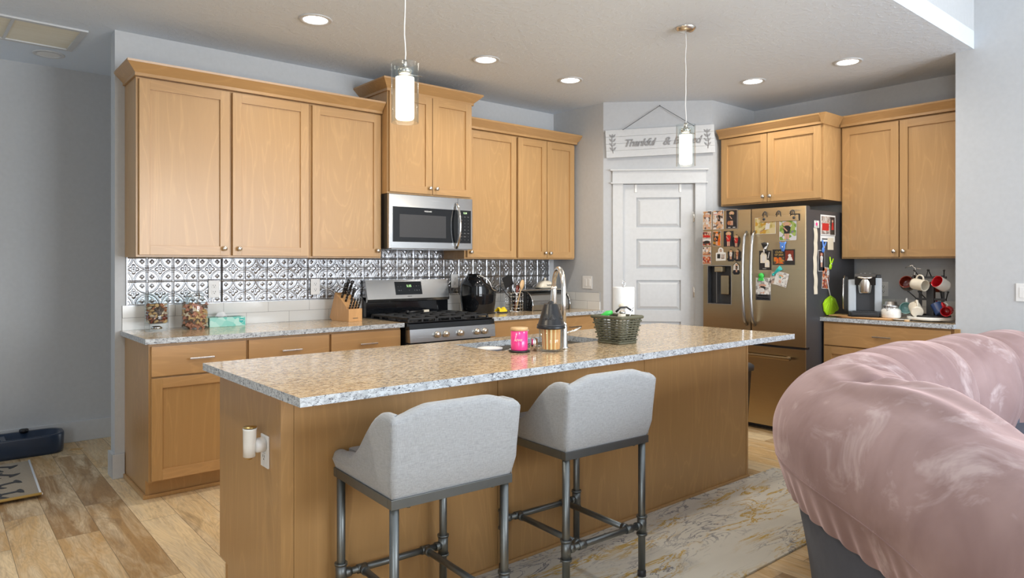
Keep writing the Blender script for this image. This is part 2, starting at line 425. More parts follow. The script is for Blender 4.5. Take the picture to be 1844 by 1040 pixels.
def link_mesh(name, b, mats):
    bmesh.ops.recalc_face_normals(b.bm, faces=list(b.bm.faces))
    me = bpy.data.meshes.new(name); b.bm.to_mesh(me); b.bm.free()
    for m in (mats if isinstance(mats, (list, tuple)) else [mats]): me.materials.append(M[m] if isinstance(m, str) else m)
    o = bpy.data.objects.new(name, me); COL.objects.link(o); return o
def part(name, b, mats, parent, label=None):
    o = link_mesh(name, b, mats); o.parent = parent
    if label: o['label'] = label
    return o
def thing(name, label, cat, loc=(0, 0, 0), rz=0, group=None):
    o = bpy.data.objects.new(name, None); COL.objects.link(o); o.empty_display_size = .05
    o.location = loc; o.rotation_euler = (0, 0, R(rz)); o['label'] = label; o['category'] = cat
    if group: o['group'] = group
    return o
def solo(name, b, mats, label, cat, loc=(0, 0, 0), rz=0, group=None, rot=None):
    o = link_mesh(name, b, mats); o.location = loc; o.rotation_euler = rot or (0, 0, R(rz))
    o['label'] = label; o['category'] = cat
    if group: o['group'] = group
    return o
def struct(name, b, mats, parent=None, label=None):
    o = link_mesh(name, b, mats)
    if parent: o.parent = parent
    else: o['kind'] = 'structure'
    if label: o['label'] = label
    return o
def copy_tree(o, parent=None):
    c = o.copy(); COL.objects.link(c); c.parent = parent
    for ch in list(o.children): copy_tree(ch, c)
    return c
def text_mesh(body, size, depth=.001, shear=0, bold=0, spacing=1.0):
    cu = bpy.data.curves.new('lettering', 'FONT'); cu.body = body; cu.size = size; cu.extrude = depth; cu.shear = shear; cu.offset = bold
    cu.align_x = 'CENTER'; cu.align_y = 'CENTER'; cu.space_character = spacing; cu.resolution_u = 3
    o = bpy.data.objects.new('lettering', cu); COL.objects.link(o)
    dg = bpy.context.evaluated_depsgraph_get(); me = bpy.data.meshes.new_from_object(o.evaluated_get(dg))
    bpy.data.objects.remove(o, do_unlink=True); bpy.data.curves.remove(cu); return me
def lettering(name, body, size, mat, parent, loc, rot, **kw):
    me = text_mesh(body, size, **kw); me.materials.clear(); me.materials.append(M[mat])
    o = bpy.data.objects.new(name, me); COL.objects.link(o); o.parent = parent; o.location = loc; o.rotation_euler = rot; return o
FRONT = (R(90), 0, 0)      # text lying on a face that looks to local -y

# ================================================================= the room
HC = 2.78; WY = 4.857; FX = 5.994; SX = 5.39
b = B(); b.box(-2.3, 6.6, -3.5, 6.2, -.1, 0); struct('floor', b, 'floor')
b = B(); b.box(-2.3, 6.2, 1.55, 6.2, HC, HC + .12); struct('ceiling', b, 'ceil')
b = B(); b.box(-2.3, 6.2, -3.5, 1.55, 3.7, 3.8); struct('ceiling', b, 'ceil').name = 'ceiling_living'
b = B(); b.box(-2.3, 5.39, 1.55, 1.67, HC + .12, 3.7); b.box(-2.3, 5.39, 1.5501, 1.67, HC + .001, HC + .12); struct('wall_soffit', b, 'wall')
b = B(); b.box(.878, 4.627, WY, WY + .12, 0, HC); struct('wall_back', b, 'wall')
b = B(); b.box(4.627, 4.747, 4.2104, WY + .12, 0, HC); struct('wall_return', b, 'wall')
b = B(); b.box(5.307, FX, 3.53, 3.65, 0, HC); struct('wall_niche', b, 'wall')
b = B(); b.box(FX, FX + .12, 1.54, 3.65, 0, HC); struct('wall_right', b, 'wall')
b = B(); b.box(SX, FX + .12, 1.54, 1.66, 0, HC); b.box(SX, SX + .12, -3.5, 1.54, 0, 3.7); b.box(SX, SX + .12, 1.54, 1.66, HC, 3.7); struct('wall_right_living', b, 'wall')
b = B(); b.box(-2.3, 4.7, 6.07, 6.19, 0, HC); struct('wall_hall', b, 'wall')
# left wall with its window opening, rear wall with two
b = B(); b.box(-2.32, -2.2, -3.5, -2.4, 0, 3.7); b.box(-2.32, -2.2, -.4, 1.55, 0, 3.7); b.box(-2.32, -2.2, 1.55, 6.19, 0, HC); b.box(-2.32, -2.2, -2.4, -.4, 0, .5); b.box(-2.32, -2.2, -2.4, -.4, 2.7, 3.7); struct('wall_left', b, 'wall')
b = B()
for x0, x1 in ((-2.3, 1.7), (3.3, 3.6), (5.2, 5.4)): b.box(x0, x1, -3.52, -3.4, 0, 3.7)
for x0, x1 in ((1.7, 3.3), (3.6, 5.2)): b.box(x0, x1, -3.52, -3.4, 0, .5); b.box(x0, x1, -3.52, -3.4, 2.9, 3.7)
struct('wall_rear', b, 'wall')
for i, (x0, x1) in enumerate(((1.7, 3.3), (3.6, 5.2))):
    b = B()
    for a, c in ((x0, x0 + .06), (x1 - .06, x1), ((x0 + x1) / 2 - .03, (x0 + x1) / 2 + .03)): b.box(a, c, -3.5, -3.42, .5, 2.9)
    for z in (.5, 1.66, 2.84): b.box(x0 + .06, x1 - .06, -3.495, -3.425, z, z + .06)
    struct('window_%d' % (i + 1), b, 'trim')
b = B()
for a, c in ((-2.4, -2.34), (-.46, -.4), (-1.43, -1.37)): b.box(-2.3, -2.22, a, c, .5, 2.7)
for z in (.5, 2.64): b.box(-2.295, -2.225, -2.34, -.46, z, z + .06)
struct('window_3', b, 'trim')
# baseboards
b = B(); b.box(-2.2, 4.6, 6.052, 6.07, 0, .152, .004); struct('baseboard_hall', b, 'trim')
b = B(); b.box(.862, .878, 4.841, 4.99, 0, .152, .004); b.box(.862, .93, 4.839, 4.857, 0, .152, .004); struct('baseboard_end', b, 'trim')
b = B(); b.box(5.372, 5.39, -3.4, 1.62, 0, .14, .003); struct('baseboard_right', b, 'trim')

# diagonal pantry wall: local x runs along the wall, y into the pantry
PW = thing('wall_pantry', 'x', 'x', (4.627, 4.2104, 0), -45); 
for k in ('label', 'category'): del PW[k]
PW['kind'] = 'structure'
PL = .9616
ux = lambda X: (X - 4.627) * math.sqrt(2)     # world X on the wall -> local x
dx0, dx1, dz = ux(4.751), ux(5.197), 2.045
b = B(); b.box(0, dx0, 0, .12, 0, HC); b.box(dx1, PL, 0, .12, 0, HC); b.box(dx0, dx1, 0, .12, dz, HC)
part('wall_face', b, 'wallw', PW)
D = thing('door_1', 'x', 'x', (4.627, 4.2104, 0), -45)
for k in ('label', 'category'): del D[k]
D['kind'] = 'structure'
b = B(); a0, a1 = dx0 + .004, dx1 - .004
# five-panel slab: stiles, rails, recessed fields with raised centres
pz = [.12, .50, .88, 1.26, 1.64]; ph = .27; sw = .115
b.box(a0, a1, .035, .055, .008, dz - .004)
b.box(a0, a0 + sw, .015, .036, .008, dz - .004); b.box(a1 - sw, a1, .015, .036, .008, dz - .004)
zz = [.008] + sum([[z, z + ph] for z in [.175, .545, .915, 1.285, 1.655]], []) + [dz - .004]
for i in range(0, len(zz), 2): b.box(a0 + sw, a1 - sw, .015, .036, zz[i], zz[i + 1])
for i in range(1, len(zz) - 1, 2):
    z0, z1 = zz[i], zz[i + 1]; x0, x1 = a0 + sw, a1 - sw; g = .035
    b.loft([(x0 + .004, .035, z0 + .004), (x1 - .004, .035, z0 + .004), (x1 - .004, .035, z1 - .004), (x0 + .004, .035, z1 - .004)],
           [(x0 + g, .019, z0 + g), (x1 - g, .019, z0 + g), (x1 - g, .019, z1 - g), (x0 + g, .019, z1 - g)])
slab = part('door_slab', b, 'trim', D)
for z in (.25, 1.08, 1.75):
    b = B(); b.tube([(a1 + .002, .008, z - .045), (a1 + .002, .008, z + .045)], .007, 10); b.box(a1 - .012, a1 + .004, .012, .017, z - .045, z + .045)
    part('hinge', b, 'nickel', D)
b = B(); b.lathe([(0, .03), (.012, .03), (.012, .05), (.026, .055), (.03, .07), (.022, .085), (0, .088)], (a0 + .06, .015, .96), 20, 'y'); part('door_knob', b, 'nickel', D)
for x in (a0 + .10, a1 - .13):
    b = B(); b.box(x, x + .018, .008, .015, dz - .075, dz - .004, .002); b.box(x, x + .018, .008, .04, dz - .008, dz - .004); part('over_door_hook', b, 'white', D)
T = thing('trim_1', 'x', 'x', (4.627, 4.2104, 0), -45)
for k in ('label', 'category'): del T[k]
T['kind'] = 'structure'
b = B(); b.box(dx0 - .092, dx0 - .002, -.018, 0, 0, dz + .005); b.box(dx1 + .002, dx1 + .092, -.018, 0, 0, dz + .005)
b.box(dx0 - .002, dx0 + .003, 0, .12, 0, dz); b.box(dx1 - .003, dx1 + .002, 0, .12, 0, dz)
part('door_casing', b, 'trim', T)
b = B(); b.box(dx0 - .095, dx1 + .095, -.021, 0, dz + .005, dz + .115); b.box(dx0 - .11, dx1 + .11, -.034, 0, dz, dz + .014, .003); b.box(dx0 - .115, dx1 + .115, -.042, 0, dz + .115, dz + .13, .003)
part('head_casing', b, 'trim', T)

# ================================================================= cabinets
def shaker(name, parent, x0, x1, z0, z1, yf, mats, knob=None, label=None, fw=.057):
    """door whose back face is at y=yf, looking to -y"""
    b = B(); t = .019
    b.box(x0, x0 + fw, yf - t, yf, z0, z1, .001, 0); b.box(x1 - fw, x1, yf - t, yf, z0, z1, .001, 0)
    b.box(x0 + fw, x1 - fw, yf - t, yf, z0, z0 + fw, .001, 1); b.box(x0 + fw, x1 - fw, yf - t, yf, z1 - fw, z1, .001, 1)
    g = .0028   # quirk groove around the field
    b.box(x0 + fw - .001, x1 - fw + .001, yf - t + .0118, yf - .004, z0 + fw, z0 + fw + .0001, 0, 0)
    b.box(x0 + fw - .002, x1 - fw + .002, yf - t + .012, yf - .002, z0 + fw - .002, z1 - fw + .002, 0, 0)
    d = part(name, b, mats, parent)
    if knob:
        k = B(); k.lathe([(0, 0), (.0065, 0), (.0055, .012), (.012, .018), (.0155, .024), (.013, .030), (0, .032)], (knob[0], yf - t, knob[1]), 18, 'y')
        part('knob', k, 'nickel', d)
    return d
def drawer(parent, x0, x1, z0, z1, yf, mat, handle=.13):
    b = B(); b.box(x0, x1, yf - .019, yf, z0, z1, .002); d = part('drawer', b, mat, parent)
    if handle:
        xm, zm, y = (x0 + x1) / 2, (z0 + z1) / 2 + .005, yf - .019
        k = B(); k.box(xm - handle / 2, xm + handle / 2, y - .036, y - .026, zm - .005, zm + .005, .0015)
        for s in (-1, 1): k.tube([(xm + s * handle * .32, y, zm), (xm + s * handle * .32, y - .028, zm)], .0045, 8)
        part('handle', k, 'nickel', d)
    return d
def crown(parent_or_none, x0, x1, yb, yf, z0, h, e, left, right, rback=None):
    b = B(); l = e if left else 0; r = e if right else 0; s = .012
    ll, rr = (s if left else 0), (s if right else 0)
    b.loft([(x0 - ll, yf - s, z0 - .012), (x1 + rr, yf - s, z0 - .012), (x1 + rr, yb, z0 - .012), (x0 - ll, yb, z0 - .012)],
           [(x0 - ll, yf - s, z0 + .006), (x1 + rr, yf - s, z0 + .006), (x1 + rr, yb, z0 + .006), (x0 - ll, yb, z0 + .006)])
    b.loft([(x0 - ll, yf - s, z0 + .006), (x1 + rr, yf - s, z0 + .006), (x1 + rr, yb, z0 + .006), (x0 - ll, yb, z0 + .006)],
           [(x0 - l, yf - e, z0 + h - .012), (x1 + r, yf - e, z0 + h - .012), (x1 + r, yb, z0 + h - .012), (x0 - l, yb, z0 + h - .012)])
    b.loft([(x0 - l, yf - e, z0 + h - .012), (x1 + r, yf - e, z0 + h - .012), (x1 + r, yb, z0 + h - .012), (x0 - l, yb, z0 + h - .012)],
           [(x0 - l, yf - e - .002, z0 + h), (x1 + r, yf - e - .002, z0 + h), (x1 + r, yb, z0 + h), (x0 - l, yb, z0 + h)])
    if rback is not None:
        b.loft([(x1, yf - s, z0 - .012), (x1 + s, yf - s, z0 - .012), (x1 + s, rback, z0 - .012), (x1, rback, z0 - .012)], [(x1, yf - e, z0 + h), (x1 + e, yf - e, z0 + h), (x1 + e, rback, z0 + h), (x1, rback, z0 + h)])
    return b
def upper(label, loc, rz, w, h, dp, doors, side='wood', group=None):
    c = thing('upper_cabinet', label, 'cabinet', loc, rz, group)
    b = B(); b.box(0, w, -dp + .004, -.001, 0, h, .001); part('cabinet_body', b, side, c)
    for (x0, x1, kx) in doors: shaker('door', c, x0, x1, .012, h - .012, -dp - .001, ['wood', 'woodh'], (kx, .055) if kx else None)
    return c
BK = 1.372
upper('wide two-door maple wall cabinet at the far left above the tin backsplash', (.933, WY, BK), 0, 1.075, 1.066, .305, [(.014, .532, .497), (.552, 1.062, .589)])
upper('single-door maple wall cabinet left of the microwave', (2.010, WY, BK), 0, .555, 1.066, .305, [(.013, .545, .512)])
mc = upper('raised two-door maple cabinet directly over the microwave', (2.566, WY, 1.85), 0, .768, .762, .40, [(.010, .379, .352), (.385, .756, .412)])
part('crown_molding', crown(None, 0, .768, -.001, -.405, .762, .072, .068, True, True), 'woodh', mc)
upper('single-door maple wall cabinet just right of the microwave', (3.335, WY, BK), 0, .548, 1.066, .305, [(.016, .538, .044)])
upper('narrow-doored maple wall cabinet at the right end of the back wall', (3.884, WY, BK), 0, .715, 1.066, .305, [(.012, .349, .322), (.357, .700, .384)])
def solo_crown(x0, x1, l, r, label): 
    solo('crown_molding', crown(None, x0, x1, -.001, -.325, 0, .068, .06, l, r), 'woodh', label, 'crown molding', (0, WY, BK + 1.079))
solo_crown(.933, 2.562, True, False, 'maple crown molding along the top of the left wall cabinets')
solo_crown(3.338, 4.599, False, True, 'maple crown molding on the cabinets right of the microwave')
fc = upper('short two-door maple cabinet above the refrigerator', (FX, 3.494, 1.84), -90, .921, .598, .615, [(.018, .452, .425), (.458, .907, .488)])
part('crown_molding', crown(None, 0, .921, -.001, -.635, .604, .066, .055, False, False, -.385), 'woodh', fc)
rc = upper('tall two-door maple wall cabinet above the coffee maker', (FX, 2.570, BK), -90, .905, 1.066, .305, [(.014, .440, .412), (.448, .893, .478)])
part('crown_molding', crown(None, .003, .905, -.001, -.325, 1.079, .066, .055, False, False), 'woodh', rc)

def base_cab(label, loc, rz, w, doors, drawers, sideL=True, dp=.61, mats=('wood', 'woodh'), body='wood', group=None):
    c = thing('base_cabinet', label, 'cabinet', loc, rz, group)
    b = B()
    b.prism([(0, 0), (0, .883), (-dp, .883), (-dp, .108), (-dp + .075, .108), (-dp + .075, 0)], 0, w, 'yz')
    part('cabinet_body', b, body, c)
    for (x0, x1, z0, z1, hd) in drawers: drawer(c, x0, x1, z0, z1, -dp - .001, mats[1], hd)
    for (x0, x1, z0, z1) in doors: shaker('door', c, x0, x1, z0, z1, -dp - .001, list(mats), None)
    return c
MB_ = ('woodd', 'wooddh')
c = base_cab('base cabinet at the far left end of the back counter, drawer over door', (.933, WY - .001, 0), 0, .538, [(.011, .530, .118, .690)], [(.011, .530, .700, .868, .135)], mats=MB_, body='woodd')
b = B(); b.box(-.014, 0, -.545, -.02, 0, .028, .006); b.box(-.014, .537, -.549, -.535, 0, .022, .006); part('shoe_molding', b, 'woodd', c)
base_cab('middle base cabinet of the left back counter', (1.472, WY - .001, 0), 0, .535, [(.008, .528, .118, .690)], [(.008, .528, .700, .868, .13)], mats=MB_, body='woodd')
base_cab('base cabinet immediately left of the gas range', (2.008, WY - .001, 0), 0, .538, [(.008, .530, .118, .690)], [(.008, .530, .700, .868, .13)], mats=MB_, body='woodd')
base_cab('base cabinet immediately right of the gas range', (3.342, WY - .001, 0), 0, .56, [(.008, .552, .118, .690)], [(.008, .552, .700, .868, 0)], mats=MB_, body='woodd')
base_cab('corner base cabinet with a long bar pull near the light switch', (3.904, WY - .001, 0), 0, .715, [(.008, .352, .118, .690), (.358, .705, .118, .690)], [(.008, .705, .700, .868, .14)], mats=MB_, body='woodd')
base_cab('base cabinet under the coffee maker, wide drawer over two doors', (FX - .001, 2.572, 0), -90, .905, [(.012, .449, .118, .690), (.455, .893, .118, .690)], [(.012, .888, .700, .868, .13)], mats=MB_, body='woodd')
b = B(); b.box(0, .035, -.015, 0, 0, .883); solo('filler_strip', b, 'woodd', 'narrow wooden filler strip beside the right base cabinet', 'filler', (5.385, 1.662, 0), -90)

# countertops
def slab(label, loc, rects, name='countertop', edge=True, parent=None):
    b = B()
    for (x0, x1, y0, y1) in rects: b.box(x0, x1, y0, y1, -.03, 0)
    bmesh.ops.remove_doubles(b.bm, verts=list(b.bm.verts), dist=.0001)
    dead = {}
    for f in b.bm.faces: dead.setdefault(tuple(round(x, 4) for x in f.calc_center_median()), []).append(f)
    for k, fs in dead.items():
        if len(fs) > 1: bmesh.ops.delete(b.bm, geom=fs, context='FACES_ONLY')
    for f in b.bm.faces:
        if abs(f.normal.z) < .5: f.material_index = 1
    b.bm.normal_update()
    for f in b.bm.faces: f.material_index = 1 if abs(f.normal.z) < .5 else 0
    return solo(name, b, ['granite', 'granedge'], label, 'countertop', loc)
slab('speckled granite countertop along the back wall left of the range', (0, 0, .9145), [(.908, 2.558, WY - .652, WY - .0005)])
slab('speckled granite countertop on the back wall right of the range', (0, 0, .9145), [(3.340, 4.6265, WY - .652, WY - .0005)])
slab('short granite countertop under the coffee maker and mug tree', (0, 0, .9145), [(5.344, SX, 1.658, 2.583), (SX, FX - .0005, 1.661, 2.583)])

# subway tile rows
b = B(); b.box(0, 1.64, -.009, 0, 0, .156); solo('tile_backsplash', b, 'tilex', 'two rows of glossy cream subway tile left of the range', 'backsplash', (.918, WY - .0005, .9145))
b = B(); b.box(0, 1.272, -.009, 0, 0, .156); solo('tile_backsplash', b, 'tilex', 'two rows of glossy subway tile behind the air fryer and bread box', 'backsplash', (3.345, WY - .0005, .9145))
b = B(); b.box(-.009, 0, -.61, -.012, 0, .156); solo('tile_backsplash', b, 'tiley', 'white subway tile on the short return wall below the light switch', 'backsplash', (4.6265, WY, .9145))
b = B(); b.box(-.009, 0, -.90, 0, 0, .13); solo('tile_backsplash', b, 'tiley', 'white subway tile behind the coffee maker', 'backsplash', (FX - .0005, 2.575, .9145))

# pressed tin sheets, real relief
def tin_h(u, v):
    """height in metres inside a unit tile, u,v in 0..1"""
    h = 0
    e = min(u, 1 - u, v, 1 - v)
    if e < .035: h += .0035 * (1 - (e / .035) ** 2) + .001
    cx, cy = (u - .5), (v - .5)
    for (a, c) in ((0, 0), (1, 0), (0, 1), (1, 1)):
        d = math.hypot(u - a, v - c)
        if abs(d - .47) < .030: h += .0035 * math.cos((d - .47) / .030 * PI / 2)
        if abs(d - .395) < .018: h += .002 * math.cos((d - .395) / .018 * PI / 2)
        q = math.hypot(abs(u - a) - .19, abs(v - c) - .19)
        ang = math.atan2(abs(v - c) - .19, abs(u - a) - .19)
        rr = .085 * (1 + .35 * math.cos(4 * ang))
        if q < rr: h += .004 * (1 - (q / rr) ** 2)
    r = math.hypot(cx, cy); ang = math.atan2(cy, cx)
    if r < .045: h += .005 * (1 - (r / .045) ** 2)
    rr = .17 * abs(math.cos(2 * ang)) ** .8
    if .05 < r < rr + .05: h += .0035 * math.sin(PI * (r - .05) / max(rr, 1e-3))
    return h
def tin_sheet(x0, x1, z0, z1, label, bulge=0):
    T_ = .1525; st = .0036
    nx = int((x1 - x0) / st); nz = int((z1 - z0) / st); b = B()
    def fn(a, c):
        x = x0 + (x1 - x0) * a; z = z0 + (z1 - z0) * c
        h = tin_h(((x - .905) / T_) % 1, ((z - 1.067) / T_) % 1)
        w = bulge * math.sin(PI * a) ** 2 * c ** 2 * (1 + .5 * math.sin(a * 9)) + .0012 * noise.noise((x * 4, z * 4, 0))
        return Vector((x, -.004 - abs(w) - h, z))
    b.grid(fn, nx, nz)
    b.box(x0, x1, -.0035, 0, z0, z1)
    return solo('tin_backsplash_panel', b, 'tin', label, 'backsplash panel', (0, WY - .0005, 0), group=None)
tin_sheet(.945, 1.512, 1.0710, 1.372, 'pressed tin backsplash panel furthest left behind the treat jars')
tin_sheet(1.516, 2.120, 1.0710, 1.366, 'bowed pressed tin panel with a loose top edge beside the left outlet', .016)
tin_sheet(2.123, 2.730, 1.0710, 1.372, 'pressed tin panel behind the knife block')
tin_sheet(2.733, 3.340, 1.0710, 1.440, 'pressed tin panel behind the range under the microwave')
tin_sheet(3.343, 3.950, 1.0710, 1.372, 'pressed tin panel behind the air fryer')
tin_sheet(3.953, 4.560, 1.0710, 1.372, 'pressed tin panel above the bread box by the corner')
b = B(); b.box(.945, 2.556, -.012, -.0095, 1.066, 1.0705); b.box(3.345, 4.56, -.012, -.0095, 1.066, 1.0705); b.box(.940, .945, -.012, 0, 1.0710, 1.372)
struct('trim_2', b, 'tin').location = (0, WY - .0005, 0)

def outlet(label, loc, rz, kind='outlet', w=.072):
    t = thing('wall_outlet' if kind == 'outlet' else 'light_switch', label, kind if kind == 'outlet' else 'light switch', loc, rz)
    b = B(); b.box(-w / 2, w / 2, -.006, 0, -.058, .058, .003); part('cover_plate', b, 'white', t)
    if kind == 'outlet':
        for z in (-.021, .021):
            b = B(); b.box(-.017, .017, -.008, -.0055, z - .014, z + .014, .003, 0)
            for x in (-.007, .007): b.box(x - .0014, x + .0014, -.0083, -.0078, z - .001, z + .008, 0, 1)
            b.box(-.003, .003, -.0083, -.0078, z - .010, z - .005, 0, 1)
            part('receptacle', b, ['white', 'dark'], t)
    else:
        n = 2 if w > .1 else 1
        for i in range(n):
            x = (i - (n - 1) / 2) * .046
            b = B(); b.box(x - .0165, x + .0165, -.009, -.0055, -.033, .033, .002); part('rocker', b, 'white', t)
    return t
outlet('beige outlet on the tin backsplash beside the treat jar', (1.463, WY - .013, 1.161), 0)
outlet('outlet on the tin backsplash left of the knife block', (2.181, WY - .013, 1.161), 0)
outlet('outlet half hidden behind the air fryer', (3.44, WY - .013, 1.185), 0)
outlet('double light switch on the return wall beside the pantry', (4.6265, 4.405, 1.161), -90, 'switch', .118)
outlet('outlet behind the coffee maker', (FX - .0005, 2.365, 1.124), -90)
outlet('single light switch at the right edge on the living room wall', (SX - .0005, 1.278, 1.145), -90, 'switch', .072)
outlet('white outlet on the end panel of the island', (.9295, 2.481, .654), -90)
# ================================================================= gas range
g = thing('gas_range', 'stainless gas range with black cooktop between the back cabinets', 'range', (2.568, WY - .013, 0), 0)
b = B(); b.box(0, .762, -.64, -.02, .02, .885); b.box(0, .762, -.655, -.05, .885, .912, .006); b.box(.0, .762, -.06, -.006, .885, 1.07)
part('oven_body', b, 'gloss', g)
b = B(); b.box(.005, .757, -.675, -.05, .9122, .918, .003); part('cooktop', b, 'gloss', g)
b = B(); b.prism([(-.655, .912), (-.682, .905), (-.690, .870), (-.640, .862), (-.640, .912)], .0, .762, 'yz'); part('front_lip', b, 'gloss', g)
b = B(); b.prism([(-.640, .862), (-.692, .868), (-.700, .775), (-.640, .775)], .0, .762, 'yz'); part('control_panel', b, 'steel', g)
for x in (.225, .300, .430, .585, .655):
    b = B(); b.lathe([(0, 0), (.024, 0), (.024, .008), (.021, .010), (.020, .028), (.016, .032), (0, .032)], (x, -.697, .822), 24, 'y', )
    b.box(x - .0035, x + .0035, -.735, -.727, .802, .842, .0015); part('knob', b, 'nickel', g)
b = B(); b.box(.002, .760, -.690, -.640, .20, .765, .004, 0); b.box(.11, .652, -.6925, -.689, .32, .62, 0, 1)
for i in range(5): b.box(.05 + i * .14, .14 + i * .14, -.692, -.689, .742, .750, 0, 1)
dr = part('oven_door', b, ['steel', 'gloss'], g)
b = B(); b.tube([(.06, -.735, .70), (.70, -.735, .70)], .011, 12)
for x in (.09, .67): b.tube([(x, -.688, .70), (x, -.735, .70)], .008, 8)
part('handle', b, 'steel', dr)
b = B(); b.box(.002, .760, -.690, -.640, .03, .19, .004); part('bottom_drawer', b, 'steel', g)
b = B(); b.prism([(-.006, 1.065), (-.006, 1.205), (-.045, 1.205), (-.085, 1.055), (-.080, 1.035), (-.06, 1.03)], .0, .762, 'yz'); bg = part('backguard', b, 'steel', g)
b = B(); b.prism([(-.05, 1.188), (-.0535, 1.188), (-.0800, 1.086), (-.0765, 1.086)], .255, .500, 'yz'); dp = part('clock_panel', b, 'gloss', bg)
tl = math.atan2(.0265, .102)
def onguard(body, size, mat, x, z, nm='marking'):
    y = -.0535 - (1.188 - z) * .0265 / .102 - .0005
    lettering(nm, body, size, mat, bg, (x, y, z), (R(90) - tl, 0, 0), depth=.0002)
onguard('5:35', .026, 'digit', .382, 1.153, 'clock_digits')
for x, z, s in ((.280, 1.150, '—'), (.305, 1.150, '—'), (.425, 1.152, '+'), (.450, 1.152, '12'), (.475, 1.152, '^'), (.285, 1.118, '7 8'), (.305, 1.118, '9'), (.380, 1.120, '---'), (.430, 1.118, '4'), (.452, 1.118, '56'), (.474, 1.118, '0')): onguard(s, .010, 'led', x, z)
onguard('FRIGIDAIRE', .008, 'dark', .378, 1.072, 'nameplate')
for j, (gx0, gx1) in enumerate(((.02, .262), (.266, .496), (.500, .742))):
    b = B(); z0, z1 = .932, .946
    for y in (-.63, -.11): b.box(gx0, gx1, y - .006, y + .006, z0, z1, .002)
    for x in (gx0 + .006, gx1 - .006): b.box(x - .006, x + .006, -.636, -.104, z0, z1, .002)
    for y in (-.24, -.37, -.50): b.box(gx0, gx1, y - .005, y + .005, z0 + .002, z1 + .002, .002)
    xm = (gx0 + gx1) / 2; b.box(xm - .005, xm + .005, -.63, -.11, z0 + .002, z1 + .002, .002)
    for x in (gx0 + .006, xm, gx1 - .006):
        for y in (-.63, -.50, -.37, -.24, -.11): b.box(x - .007, x + .007, y - .007, y + .007, .917, z0 + .004, .001)
    part('burner_grate', b, 'iron', g)
for x, y in ((.14, -.24), (.14, -.50), (.381, -.37), (.62, -.24), (.62, -.50)):
    b = B(); b.lathe([(.045, .918), (.045, .926), (.034, .928), (.034, .936), (0, .938)], (x, y, 0), 24); part('burner_cap', b, 'iron', g)
# lighter left on the grates
t = thing('long_lighter', 'black lighter with a pale grip lying on the range grates', 'lighter', (2.94, 4.58, .956), 12)
b = B(); b.tube([(-.15, 0, .004), (.02, 0, .006)], .008, 10); b.ball((-.15, 0, .006), .016, 12); part('handle', b, 'black', t)
b = B(); b.box(.02, .075, -.010, .010, -.003, .015, .003); part('pale_grip', b, 'cream', t, 'pale rectangular grip')

# ================================================================= microwave
m = thing('microwave', 'stainless over-the-range microwave with black glass door', 'microwave', (2.569, WY - .001, 1.444), 0)
mw, mh = .760, .403
b = B(); b.box(0, mw, -.385, -.008, 0, mh, 0); part('case', b, 'black', m)
b = B(); b.box(0, mw, -.42, -.386, .0, mh, .004, 0); b.box(.04, .740, -.385, -.10, -.004, 0, 0, 0); part('face_frame', b, 'steel', m)
b = B(); b.box(.028, .615, -.4235, -.420, .050, .310, .004, 0); b.box(.085, .50, -.4240, -.4232, .085, .255, 0, 1); part('door_glass', b, ['gloss', 'dark'], m)
b = B(); b.box(.617, .742, -.4235, -.420, .050, .310, .004); kp = part('keypad', b, 'gloss', m)
b = B(); b.box(.6150, .6165, -.4215, -.4195, .004, mh - .004); part('door_seam', b, 'black', m)
lettering('clock_digits', '5:24', .020, 'digit', kp, (.685, -.4238, .288), FRONT, depth=.0002)
for r in range(8):
    for c_ in range(3):
        s = ['Auto', 'Time', 'Defr', 'Cook', '1', '2', '3', '4', '5', '6', '7', '8', '9', 'Off', '0', 'Start'][(r * 3 + c_) % 16]
        lettering('key_label', s, .0085, 'led', kp, (.647 + c_ * .034, -.4238, .258 - r * .026), FRONT, depth=.0001)
lettering('nameplate', 'FRIGIDAIRE', .013, 'white', m, (.335, -.4242, .284), FRONT, depth=.0002, bold=.0003)
b = B(); pts = [(.598, -.423 - .052 * math.sin(PI * i / 16) ** .6 if 0 < i < 16 else -.423, .012 + (mh - .055) * i / 16) for i in range(17)]
b.tube(pts, .0125, 12, flat=.8); part('handle', b, 'chrome', m)

